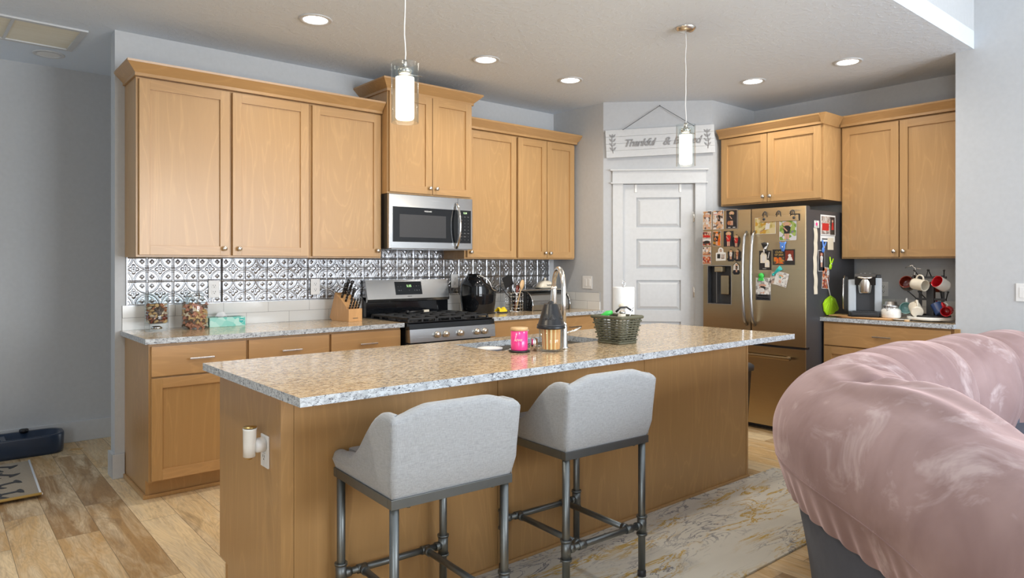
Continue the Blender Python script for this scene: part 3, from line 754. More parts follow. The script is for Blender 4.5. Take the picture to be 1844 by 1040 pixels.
# ================================================================= refrigerator
F = thing('refrigerator', 'french-door refrigerator with stainless front covered in photos and magnets', 'refrigerator', (5.962, 3.492, 0), -90)
FW = .913; FRY = -(5.962 - 5.10)
b = B(); b.box(.004, FW - .004, FRY + .075, -.01, .03, 1.750, .003); b.box(.03, FW - .03, FRY + .09, -.05, 0, .03); part('cabinet_body', b, 'fridgeside', F)
b = B(); b.box(.03, .16, FRY + .03, FRY + .14, 1.7501, 1.775, .004); b.box(FW - .16, FW - .03, FRY + .03, FRY + .14, 1.7501, 1.775, .004); part('hinge_cover', b, 'dark', F)
def curved_door(x0, x1, z0, z1, hole=None):
    b = B(); n = 14
    def yf(x): u = (x - x0) / (x1 - x0); return FRY + .006 * (2 * u - 1) ** 2 + (.010 if u in (0, 1) else 0)
    if hole:
        hx0, hx1, hz0, hz1 = hole
        xs = [x0, x0 + .003] + [x0 + (x1 - x0) * i / n for i in range(1, n)] + [hx0, hx1, x1 - .003, x1]; xs = sorted(set(xs)); zs = [z0, hz0, hz1, z1]
    else:
        xs = sorted([x0, x0 + .003, x1 - .003, x1] + [x0 + (x1 - x0) * i / n for i in range(1, n)]); zs = [z0, z1]
    for i in range(len(xs) - 1):
        for j in range(len(zs) - 1):
            if hole and xs[i] >= hx0 - 1e-6 and xs[i + 1] <= hx1 + 1e-6 and j == 1: continue
            s = b._faces([(xs[i], yf(xs[i]), zs[j]), (xs[i + 1], yf(xs[i + 1]), zs[j]), (xs[i + 1], yf(xs[i + 1]), zs[j + 1]), (xs[i], yf(xs[i]), zs[j + 1])], [(0, 1, 2, 3)], True)
    yb = FRY + .07
    b.mi = 1
    b._faces([(x0, yf(x0), z0), (x0, yb, z0), (x0, yb, z1), (x0, yf(x0), z1)], [(0, 1, 2, 3)]); b._faces([(x1, yf(x1), z0), (x1, yb, z0), (x1, yb, z1), (x1, yf(x1), z1)], [(0, 1, 2, 3)])
    for z in (z0, z1):
        b._faces([(x, yf(x), z) for x in xs] + [(x1, yb, z), (x0, yb, z)], [tuple(range(len(xs) + 2))])
    b._faces([(x0, yb, z0), (x1, yb, z0), (x1, yb, z1), (x0, yb, z1)], [(0, 1, 2, 3)])
    if hole:
        b.mi = 2; yh = FRY + .055
        b._faces([(hx0, yh, hz0), (hx1, yh, hz0), (hx1, yh, hz1), (hx0, yh, hz1)], [(0, 1, 2, 3)])
        for a in (hx0, hx1): b._faces([(a, yf(a), hz0), (a, yh, hz0), (a, yh, hz1), (a, yf(a), hz1)], [(0, 1, 2, 3)])
        for z in (hz0, hz1): b._faces([(hx0, yf(hx0), z), (hx1, yf(hx1), z), (hx1, yh, z), (hx0, yh, z)], [(0, 1, 2, 3)])
    return b
xm = FW / 2; HOLE = (.056, .276, .996, 1.312)
ld = part('door', curved_door(.0, xm - .003, .690, 1.775, HOLE), ['fsteel', 'fridgeside', 'dark'], F)
rd = part('door', curved_door(xm + .003, FW, .690, 1.775), ['fsteel', 'fridgeside'], F)
fd = part('freezer_drawer', curved_door(.0, FW, .045, .672), ['fsteel', 'fridgeside'], F)
b = B(); b.box(.01, FW - .01, FRY + .02, FRY + .07, .672, .690); part('door_gasket', b, 'black', F)
def vhandle(x, parent):
    b = B(); pts = [(x, FRY - .010 - .05 * math.sin(PI * i / 20) ** .45 if 0 < i < 20 else FRY + .004, .835 + .755 * i / 20) for i in range(21)]
    b.tube(pts, .0155, 14, flat=.75); part('handle', b, 'hsteel', parent)
vhandle(xm - .036, ld); vhandle(xm + .036, rd)
b = B(); b.box(.10, FW - .10, FRY - .055, FRY - .028, .585, .612, .007)
for x in (.115, FW - .14): b.box(x, x + .025, FRY - .04, FRY + .004, .586, .611, .003)
part('handle', b, 'fsteel', fd)
b = B()
hx0, hx1, hz0, hz1 = HOLE
for a in ((hx0 - .006, hx0, hz0 - .006, hz1 + .006), (hx1, hx1 + .006, hz0 - .006, hz1 + .006), (hx0, hx1, hz1, hz1 + .006), (hx0, hx1, hz0 - .006, hz0)):
    b.box(a[0], a[1], FRY - .003, FRY + .008, a[2], a[3])
fr_ = part('dispenser_frame', b, 'hsteel', ld)
b = B(); b.box(.118, .192, FRY - .002, FRY + .05, 1.262, 1.308, .006); part('dispenser_spout', b, 'fsteel', ld)
b = B(); b.box(.160, .235, FRY + .030, FRY + .045, 1.075, 1.232, .004); part('dispenser_paddle', b, 'fsteel', ld)
b = B(); b.box(.122, .128, FRY + .02, FRY + .054, 1.0, 1.262); part('side_trim', b, 'hsteel', ld)
lettering('nameplate', 'SAMSUNG', .016, 'hsteel', rd, (.832, FRY - .0012, 1.742), FRONT, depth=.0006, spacing=1.35)

# ----- things held on the refrigerator (front face of the doors; local x, z)
def onf(x, z, y=0):   # refrigerator local -> world
    return (5.962 + (FRY - .002 + y), 3.492 - x, z)
def card(name, label, cat, cx, cz, w, h, shapes, border='paper', bw=.003, pic='ph_gym', group=None, tilt=0, outline=None, side=False, y=0, gm=None):
    """a photo print: sheet + picture + simple figure shapes; shapes = (mat, polygon in -.5...5 units)"""
    mats = [border, pic]; b = B(); t = .0012
    pl = outline or [(-.5, -.5), (.5, -.5), (.5, .5), (-.5, .5)]
    b.prism([(p[0] * w, p[1] * h) for p in pl], -t, 0, 'xz', 0)
    kx, kz = (w - 2 * bw) / w, (h - 2 * bw) / h
    if pic: b.prism([(p[0] * w * kx, p[1] * h * kz) for p in pl], -t - .0003, -t, 'xz', 1)
    lv = .0003
    for mt, poly in shapes:
        if mt not in mats: mats.append(mt)
        lv += .00015
        b.prism([(p[0] * w, p[1] * h) for p in poly], -t - lv, -t - .0002, 'xz', mats.index(mt))
    b.xf(Matrix.Rotation(R(tilt), 4, 'Y'))
    if side: loc = (cx, 3.492 - FW + .004 - .0012 - y, cz); rz = 0
    else: loc = onf(cx, cz, -y); rz = -90
    return solo(name, b, mats, label, cat, loc, rz, group)
def circ(cx, cz, r, rz=None, n=12): return [(cx + r * math.cos(2 * PI * i / n), cz + (rz or r) * math.sin(2 * PI * i / n)) for i in range(n)]
def figure(x, z0, h, cloth='clothp', w=.16, hair='hairp'):
    return [(hair, circ(x, z0 + h * .86, w * .62, h * .15)), (cloth, [(x - w * .35, z0 + h * .30), (x + w * .35, z0 + h * .30), (x + w * .55, z0 + h * .68), (x + w * .2, z0 + h * .78), (x - w * .2, z0 + h * .78), (x - w * .55, z0 + h * .68)]),
            ('skin', [(x - w * .30, z0), (x - w * .05, z0), (x - w * .02, z0 + h * .32), (x - w * .33, z0 + h * .32)]), ('skin', [(x + w * .05, z0), (x + w * .30, z0), (x + w * .33, z0 + h * .32), (x + w * .02, z0 + h * .32)]),
            ('skin', [(x - w * .55, z0 + h * .66), (x - w * .42, z0 + h * .70), (x + w * .1, z0 + h * .48), (x, z0 + h * .43)]), ('skin', circ(x, z0 + h * .87, w * .33, h * .085))]
HEX = [(-.5, -.18), (-.28, -.5), (.28, -.5), (.5, -.18), (.5, .2), (.05, .5), (-.5, .2)]
HX2 = [(-.5, -.30), (-.30, -.46), (.30, -.46), (.5, -.30), (.36, -.16), (.42, .25), (0, .5), (-.42, .25), (-.36, -.16)]
G1 = 'photo prints stuck on the refrigerator'
card('photo_print', 'team photo with a figure in white at the top left corner of the refrigerator', 'photo', .048, 1.704, .088, .158, figure(.0, -.48, .82, 'clothw', .36, 'skin'), pic='ph_gym', group=G1)
card('photo_print', 'gym photo with a flag, second from the left in the top row of the refrigerator', 'photo', .155, 1.703, .104, .160, figure(.08, -.30, .70, 'clothk', .28, 'skin') + [('clothw', [(-.42, .25), (-.1, .25), (-.1, .42), (-.42, .42)]), ('clothp', [(-.42, .28), (-.1, .28), (-.1, .31), (-.42, .31)])], pic='ph_gym', group=G1)
card('photo_print', 'silver-framed dark portrait with an orange ball in the top row of the refrigerator', 'photo', .284, 1.701, .114, .165, figure(.0, -.30, .70, 'clothk', .34, 'hairp') + [('rust', circ(-.2, -.18, .16, .11)), ('clothw', [(-.3, -.42), (-.1, -.42), (-.1, -.39), (-.3, -.39)]), ('clothw', [(.1, -.42), (.3, -.42), (.3, -.39), (.1, -.39)])], border='hsteel', bw=.008, pic='ph_dark', group=G1)
card('photo_print', 'small red team photo magnet under the top left photo', 'photo', .044, 1.579, .084, .054, [('skin', circ(-.2, .1, .08, .14)), ('skin', circ(.1, .1, .08, .14)), ('clothp', [(-.4, -.4), (.35, -.4), (.3, -.05), (-.35, -.05)])], bw=.002, pic='ph_team', group=G1)
card('photo_print', 'small team magnet with a pale sky above the group', 'photo', .044, 1.518, .084, .062, [('clothw', [(-.46, .1), (.46, .1), (.46, .44), (-.46, .44)]), ('clothk', circ(0, -.02, .38, .22))], bw=.002, pic='ph_team', group=G1)
card('photo_print', 'small photo of players above an orange stripe on the left edge', 'photo', .044, 1.438, .084, .072, [('rust', [(-.46, -.46), (.46, -.46), (.46, -.28), (-.46, -.28)])] + figure(0, -.25, .6, 'clothw', .3, 'skin'), bw=.002, pic='ph_gym', group=G1)
card('photo_print', 'lowest small red team magnet just above the water dispenser', 'photo', .044, 1.362, .084, .068, [('rust', [(-.46, -.46), (.46, -.46), (.46, -.30), (-.46, -.30)]), ('skin', circ(-.2, .15, .07, .1)), ('skin', circ(.2, .2, .07, .1))], bw=.002, pic='ph_team', group=G1)
card('photo_print', 'basketball photo with an orange floor between the left column and the red portraits', 'photo', .142, 1.545, .078, .124, figure(.0, -.45, .8, 'clothk', .36, 'skin'), bw=.002, pic='ph_orange', group=G1)
card('photo_print', 'dark portrait of a long-haired player in a red dress', 'photo', .254, 1.540, .090, .130, figure(.0, -.47, .92, 'clothp', .46), border='cardd', bw=.002, pic='ph_dark', group=G1)
card('photo_print', 'dark six-sided magnet of a player in red beside the handle', 'photo', .326, 1.522, .072, .108, figure(.0, -.46, .88, 'clothp', .46), border='cardd', bw=.002, pic='ph_dark', outline=HEX, group=G1)
card('photo_print', 'white cut-out card with an oval portrait above two small pictures', 'photo', .181, 1.412, .096, .112, [('ph_grey', circ(0, .28, .13, .13)), ('clothk', [(-.36, -.32), (-.05, -.32), (-.05, .02), (-.36, .02)]), ('ph_grey', [(.04, -.36), (.38, -.36), (.38, 0), (.04, 0)])],
     pic=None, outline=[(-.5, -.5), (.5, -.47), (.5, .12), (.26, .16), (.24, .38), (.08, .5), (-.12, .5), (-.26, .36), (-.28, .14), (-.5, .1)], group=G1)
card('photo_print', 'badge-shaped magnet of a player with a dark name banner, beside the white cut-out', 'photo', .276, 1.401, .072, .108, figure(.0, -.30, .72, 'clothw', .36) , border='cardd', bw=.003, pic='ph_dark', outline=HX2, group=G1)
card('photo_print', 'badge-shaped magnet partly behind the left door handle', 'photo', .342, 1.401, .066, .108, figure(-.1, -.30, .72, 'rust', .36), border='cardd', bw=.003, pic='ph_dark', outline=HX2, group=G1)
card('photo_print', 'lowest badge-shaped magnet with a pale background, below the other badges', 'photo', .326, 1.293, .070, .110, [('clothw', [(-.38, -.12), (.38, -.12), (.36, .22), (0, .44), (-.36, .22)])] + figure(.05, -.28, .62, 'clothk', .3), border='cardd', bw=.003, pic='ph_dark', outline=HX2, group=G1)
card('photo_print', 'yellow autumn photo of a seated person at the top of the right door', 'photo', .585, 1.634, .178, .130, [('clothw', [(-.02, -.25), (.2, -.2), (.24, .15), (.05, .18)]), ('skin', [(-.28, -.38), (-.2, -.38), (.05, -.12), (-.02, -.22)]), ('hairp', circ(.16, .24, .07, .12)), ('skin', circ(.16, .22, .04, .07))], bw=.002, pic='ph_autumn', group=G1)
card('photo_print', 'rounded photo of a long-haired person by a green hedge', 'photo', .775, 1.604, .140, .182, figure(-.05, -.45, .75, 'clothk', .42, 'hairp') + [('ph_park', circ(.32, .08, .16, .14))], bw=.002, pic='ph_park', group=G1, outline=[(-.46, -.5), (.46, -.5), (.5, -.46), (.5, .46), (.46, .5), (-.46, .5), (-.5, .46), (-.5, -.46)])
card('invitation_card', 'black invitation with arched pictures on the right refrigerator door', 'card', .585, 1.359, .104, .154, [('cream', [(-.40, -.14), (.14, -.14), (.14, .26), (.0, .42), (-.26, .42), (-.40, .26)]), ('clothw', circ(-.12, .1, .14, .2)), ('cream', [(-.02, -.36), (.36, -.36), (.36, -.08), (.28, .02), (.06, .02), (-.02, -.08)]), ('clothw', circ(.17, -.2, .09, .1)), ('paper', [(.22, .1), (.27, .1), (.36, .42), (.32, .42)]), ('paper', [(-.2, -.44), (.1, -.44), (.1, -.425), (-.2, -.425)])], border='cardd', pic=None)
cg = card('announcement_card', 'black class announcement card with gold lettering and a brown photo', 'card', .740, 1.383, .182, .122, [('ph_orange', [(-.45, -.42), (-.22, -.42), (-.22, .0), (-.45, .0)]), ('ph_orange', [(-.20, -.42), (.03, -.42), (.03, .0), (-.20, .0)]), ('redd', [(.08, -.22), (.45, -.22), (.45, .42), (.08, .42)]), ('clothw', [(.16, -.22), (.42, -.22), (.36, .02), (.24, .04)]), ('clothw', circ(.28, .1, .07, .1))], border='cardd', pic=None)
lettering('gold_lettering', 'CLASS', .022, 'gold', cg, (-.037, -.0022, .040), FRONT, depth=.0003, bold=.0005)
lettering('gold_lettering', 'OF 2024', .020, 'gold', cg, (-.037, -.0022, .018), FRONT, depth=.0003, bold=.0005)
ca = card('announcement_card', 'pale plank-background announcement card under the green clip', 'card', .568, 1.130, .128, .180, figure(-.05, -.20, .42, 'clothk', .42, 'skin') + [('clothw', circ(-.1, -.05, .2, .1)), ('dark', [(-.5, -.5), (.5, -.5), (.5, -.24), (-.5, -.24)])], bw=.001, pic='ph_white')
lettering('lettering', 'ASHTON', .020, 'clothw', ca, (0, -.0024, -.053), FRONT, depth=.0003, bold=.0006)
lettering('lettering', 'PRUNRIDA', .022, 'clothw', ca, (0, -.0024, -.077), FRONT, depth=.0003, bold=.0006)
card('photo_print', 'tilted faded print tucked behind the teal clip photo', 'photo', .700, 1.208, .150, .095, [], pic='ph_grey', tilt=14, bw=.004, group=G1, border='ph_grey')
card('photo_print', 'tilted pale photo held by the teal clip', 'photo', .722, 1.212, .105, .108, figure(-.05, -.3, .6, 'clothw', .3) + [('teal', circ(-.1, .1, .06, .07))], pic='ph_white', tilt=14, bw=.002, group=G1, y=.0018)
card('magnetic_tag', 'small black label behind the hook rack at the top right of the door', 'label', .836, 1.690, .072, .054, [('led', [(-.2, -.1), (.2, -.1), (.2, .3), (-.2, .3)]), ('led', [(-.1, -.35), (.4, -.35), (.4, -.28), (-.1, -.28)])], border='cardd', pic=None)
# hook rack
t = thing('magnetic_hook_rack', 'bronze magnetic hook rack at the top of the right refrigerator door', 'hook rack', onf(.705, 1.686, -.0035), -90)
b = B(); b.box(-.158, .158, -.006, 0, -.023, .023, .002); part('bar', b, 'fsteel', t)
for x in (-.115, 0, .115):
    b = B(); b.tube([(x - .018, -.007, .015), (x - .014, -.007, .05), (x - .004, -.008, .062), (x + .004, -.012, .055), (x + .006, -.02, .03)], .0028, 8); b.tube([(x + .018, -.007, .015), (x + .012, -.007, .05), (x + .002, -.008, .062)], .0028, 8); b.ball((x - .018, -.018, .032), .004, 8); b.tube([(x - .018, -.018, .032), (x - .014, -.012, .05), (x - .006, -.008, .06)], .0022, 6)
    part('hook', b, 'dark', t)
for x in (-.125, .125):
    b = B(); b.lathe([(0, 0), (.011, 0), (.011, .004), (0, .006)], (x, -.006, 0), 16, 'y'); part('magnet', b, 'dark', t)
def clip(label, loc, rz, mat, s=1.0, tilt=0, rot=None):
    """spring clip: two jaws and splayed handles"""
    t = thing('clip_magnet', label, 'clip', loc, rz)
    for sg, nm in ((-1, 'jaw'), (1, 'jaw')):
        b = B(); b.tube([(sg * .024 * s, -.006, .040 * s), (sg * .010 * s, -.007, .012 * s), (sg * .002 * s, -.007, 0), (-sg * .006 * s, -.006, -.012 * s), (-sg * .003 * s, -.005, -.034 * s)], [.006 * s, .007 * s, .009 * s, .010 * s, .008 * s], 10, flat=.55)
        b.xf(Matrix.Rotation(R(tilt), 4, 'Y')); part(nm, b, mat, t)
    b = B(); b.lathe([(0, 0), (.006 * s, 0), (.006 * s, .004), (0, .005)], (0, -.012, 0), 12, 'y'); part('spring', b, 'chrome', t)
    return t
t = clip('black and white clip holding the black invitation', onf(.586, 1.452, -.002), -90, 'white', 1.1); t.children[0].data.materials[0] = M['clothk']
b = B(); b.ball((0, -.008, .032), .026, 14, (1, .35, .7)); part('cap', b, 'clothk', t, 'black domed cap')
t = clip('blue clip above the class announcement card', onf(.738, 1.462, -.002), -90, 'blue', 1.0)
b = B(); b.box(-.020, .020, -.016, -.004, -.012, .036, .006); part('pad', b, 'blue', t)
t = thing('clip_magnet', 'bright green round clip holding the plank announcement card', 'clip', onf(.553, 1.222, -.002), -90)
b = B(); b.lathe([(0, 0), (.024, 0), (.022, .010), (0, .013)], (0, 0, .012), 24, 'y'); part('disc', b, 'kgreen', t)
b = B(); b.prism([(-.022, -.026), (.022, -.026), (.016, -.004), (-.016, -.004)], -.012, 0, 'xz'); part('jaw', b, 'kgreen', t)
t = thing('clip_magnet', 'teal clip holding the tilted pale photo', 'clip', onf(.695, 1.278, -.002), -90)
b = B(); b.tube([(-.038, -.010, -.032), (-.018, -.010, -.016), (.004, -.011, .004), (.030, -.011, .022)], [.010, .008, .014, .019], 12, flat=.55); part('handle', b, 'teal', t)
b = B(); b.ball((-.036, -.010, -.032), .012, 10, (1, .6, 1)); part('jaw', b, 'teal', t)

# ----- on the side of the refrigerator (plane y = 2.583, world x, z)
SY = 3.492 - FW + .004
card('photo_print', 'large white-bordered photo pair on the side of the refrigerator', 'photo', 5.476, 1.636, .250, .165, [('clothp', [(-.40, -.25), (.05, -.25), (.05, .1), (-.40, .1)]), ('ph_dark', [(.14, -.44), (.46, -.44), (.46, .42), (.14, .42)]), ('clothp', [(.22, -.2), (.38, -.2), (.36, .15), (.26, .15)]), ('skin', circ(.3, .22, .05, .07))], pic='ph_grey', bw=.012, side=True, group=G1)
card('photo_print', 'white sheet with a dark line below the large photo pair', 'note', 5.470, 1.532, .245, .050, [('dark', [(-.4, -.2), (.1, -.2), (.1, .0), (-.4, .0)])], pic=None, side=True)
card('paper_note', 'small square paper note clipped at the right of the white sheet', 'note', 5.515, 1.490, .100, .095, [], pic=None, border='paperd', side=True, y=.0016)
card('photo_print', 'small pink picture magnet at the top of the long paper strip', 'photo', 5.280, 1.640, .080, .055, [('pinkg', circ(0, 0, .2, .25))], pic='ph_white', side=True, y=.003)
b = B(); b.grid(lambda u, v: Vector(((u - .5) * .058 + .006 * math.sin(v * 9), -.002 - .004 * abs(math.sin(v * 14)), -v * .515)), 4, 60)
solo('paper_strip', b, 'paperd', 'long narrow creased paper strip hanging on the refrigerator side', 'paper strip', (5.262, SY, 1.610))
card('photo_print', 'faded photo hanging from the blue clip on the refrigerator side', 'photo', 5.365, 1.355, .105, .165, figure(0, -.3, .7, 'clothw', .4, 'redd'), pic='ph_dark', side=True, group=G1)
clip('blue spring clip on the side of the refrigerator', (5.385, SY - .003, 1.462), 0, 'blue', 1.25, 15)
card('photo_print', 'group photo in a clear sleeve hanging from the lime clip', 'photo', 5.435, 1.218, .115, .170, [('ph_white', circ(.3, .3, .18, .18))], pic='ph_team', side=True, group=G1, tilt=4, border='ph_white')
clip('lime green spring clip on the side of the refrigerator', (5.508, SY - .003, 1.330), 0, 'green', 1.25, 15)
t = thing('mini_fan_brush', 'lime green fan-shaped plastic brush hanging on the refrigerator side', 'brush', (5.50, SY - .004, 1.078))
b = B(); P_ = [(x_ * 1.45, z_ * .95) for x_, z_ in [(0, 0), (-.060, -.030), (-.085, -.065), (-.075, -.125), (-.045, -.160), (.0, -.158), (.035, -.155), (.055, -.138), (.085, -.130), (.095, -.110), (.055, -.030)]]
b.prism(P_, -.010, -.002, 'xz'); part('fan', b, 'green', t)
b = B()
for (x, z) in P_[2:10]: b.tube([(0, -.011, -.012), (x * .9, -.011, z * .92)], .0018, 6)
part('rib', b, 'green', t)
b = B(); b.tube([(-.006, -.004, 0), (-.030, -.004, .06), (-.055, -.004, .14)], .003, 6); b.tube([(.004, -.004, 0), (-.028, -.004, .06)], .003, 6); part('hanging_loop', b, 'white', t)

# ================================================================= island
IX0, IX1, IY0, IY1 = .875, 3.930, 2.052, 3.045
isl = thing('kitchen_island', 'long wooden kitchen island base with plain panels facing the stools', 'island', (.93, 2.345, 0))
iw = 3.905 - .93; idp = 3.0 - 2.345
for xx in (0, iw - .019):
    b = B(); b.prism([(.016, 0), (idp - .075, 0), (idp - .075, .108), (idp, .108), (idp, .883), (.016, .883)], xx, xx + .019, 'yz')
    part('end_panel', b, 'woodd', isl)
b = B(); b.box(.019, iw - .019, .019, .03, 0, .883); b.box(.019, iw - .019, idp - .03, idp - .021, .108, .883); b.box(.019, iw - .019, idp - .10, idp - .08, 0, .108); b.box(.019, iw - .019, .03, idp - .03, .10, .118)
part('carcass', b, 'woodd', isl)
for x0, x1 in ((0, .046),): 
    b = B(); b.box(x0, x1, -.002, .016, 0, .883, .001); part('corner_stile', b, 'woodd', isl)
for x0, x1 in ((.048, .9655), (.9685, 1.9655), (1.9685, iw - .020)):
    b = B(); b.box(x0, x1, 0, .0155, .0, .883); part('back_panel', b, 'woodd', isl)
b = B(); b.box(iw - .019, iw, -.003, .016, 0, .883); part('corner_stile', b, 'woodd', isl)
b = B(); b.box(0, iw, -.014, 0, 0, .020, .005); part('shoe_molding', b, 'woodd', isl)
b = B(); b.box(-.002, .0, idp - .09, idp - .075, 0, .10); part('toe_notch_trim', b, 'woodd', isl)
for i in range(5):
    x0 = .03 + i * .583; b = B(); b.box(x0, x0 + .575, idp - .02, idp, .12, .87, .002); part('door', b, 'woodd', isl)
SKX0, SKX1, SKY0, SKY1 = 2.06, 2.83, 2.55, 2.905
slab('large speckled granite island countertop with a sink cut-out', (0, 0, .9145), [(IX0, SKX0, IY0, IY1), (SKX1, IX1, IY0, IY1), (SKX0, SKX1, IY0, SKY0), (SKX0, SKX1, SKY1, IY1)])
s = thing('kitchen_sink', 'stainless undermount sink in the island countertop', 'sink', (2.445, 2.7275, .884))
hw, hd = (SKX1 - SKX0) / 2 + .006, (SKY1 - SKY0) / 2 + .006
b = B(); b.box(-hw, -hw + .003, -hd, hd, -.2, -.0005); b.box(hw - .003, hw, -hd, hd, -.2, -.0005); b.box(-hw, hw, -hd, -hd + .003, -.2, -.0005); b.box(-hw, hw, hd - .003, hd, -.2, -.0005); b.box(-hw, hw, -hd, hd, -.203, -.2)
part('basin', b, 'nickel', s)
b = B(); b.lathe([(0, -.199), (.045, -.199), (.04, -.1975), (0, -.1975)], (0, 0, 0), 24); part('drain', b, 'chrome', s)
f = thing('kitchen_faucet', 'brushed steel gooseneck pull-down faucet standing by the sink', 'faucet', (2.378, 2.425, .9145), 0)
b = B(); b.lathe([(0, 0), (.026, 0), (.026, .006), (.020, .012), (.018, .11), (.013, .125), (0, .125)], (0, 0, 0), 24); part('base', b, 'nickel', f)
dirx, diry = .50, .87; Rr = .10
pts = [(0, 0, .12), (0, 0, .22), (0, 0, .29)] + [(dirx * Rr * (1 - math.cos(a)), diry * Rr * (1 - math.sin(a) * 0 - math.cos(a)), .29 + Rr * math.sin(a)) for a in [PI * i / 14 for i in range(1, 14)]] + [(dirx * 2 * Rr, diry * 2 * Rr, .29)]
b = B(); b.tube(pts, .0125, 16); part('gooseneck', b, 'nickel', f)
b = B(); e = Vector((dirx * 2 * Rr, diry * 2 * Rr, 0)); b.tube([e + Vector((0, 0, .300)), e + Vector((0, 0, .28)), e + Vector((dirx * .012, diry * .012, .22)), e + Vector((dirx * .02, diry * .02, .175))], [.0135, .015, .018, .021], 16); part('spray_head', b, 'nickel', f)
b = B(); b.tube([e + Vector((0, 0, .292)), e + Vector((0, 0, .286))], .0165, 16); part('collar', b, 'chrome', f)
b = B(); b.tube([(.018, -.003, .075), (.05, -.02, .085), (.085, -.035, .10)], [.007, .006, .005], 10); part('lever', b, 'nickel', f)
# strainer rack wires seen in the sink and a plastic tub
t = thing('wire_dish_rack', 'steel wire rack standing in the sink behind the pink candle', 'rack', (2.30, 2.66, .90))
b = B()
for i in range(6): b.tube([(-.10, -.05 + i * .022, -.02), (.10, -.06 + i * .022, .008)], .0022, 6)
for x in (-.1, .1): b.tube([(x, -.07, -.018 if x < 0 else .008), (x, .08, -.018 if x < 0 else .008)], .003, 6)
b.tube([(-.1, -.07, -.018), (-.1, -.07, -.214)], .003, 6); b.tube([(.1, .08, .008), (.1, .08, -.214)], .003, 6)
part('wire_grid', b, 'chrome', t)
b = B(); b.lathe([(0, -.2), (.045, -.2), (.060, .012), (.063, .014), (.063, .02), (0, .024)], (0, 0, 0), 28); b.lathe([(0, -.2105), (.05, -.2105), (.05, -.2), (0, -.2)], (0, 0, 0), 20)
solo('plastic_tub', b, 'tissue', 'white translucent lidded tub standing in the left end of the sink', 'tub', (2.135, 2.70, .8925))
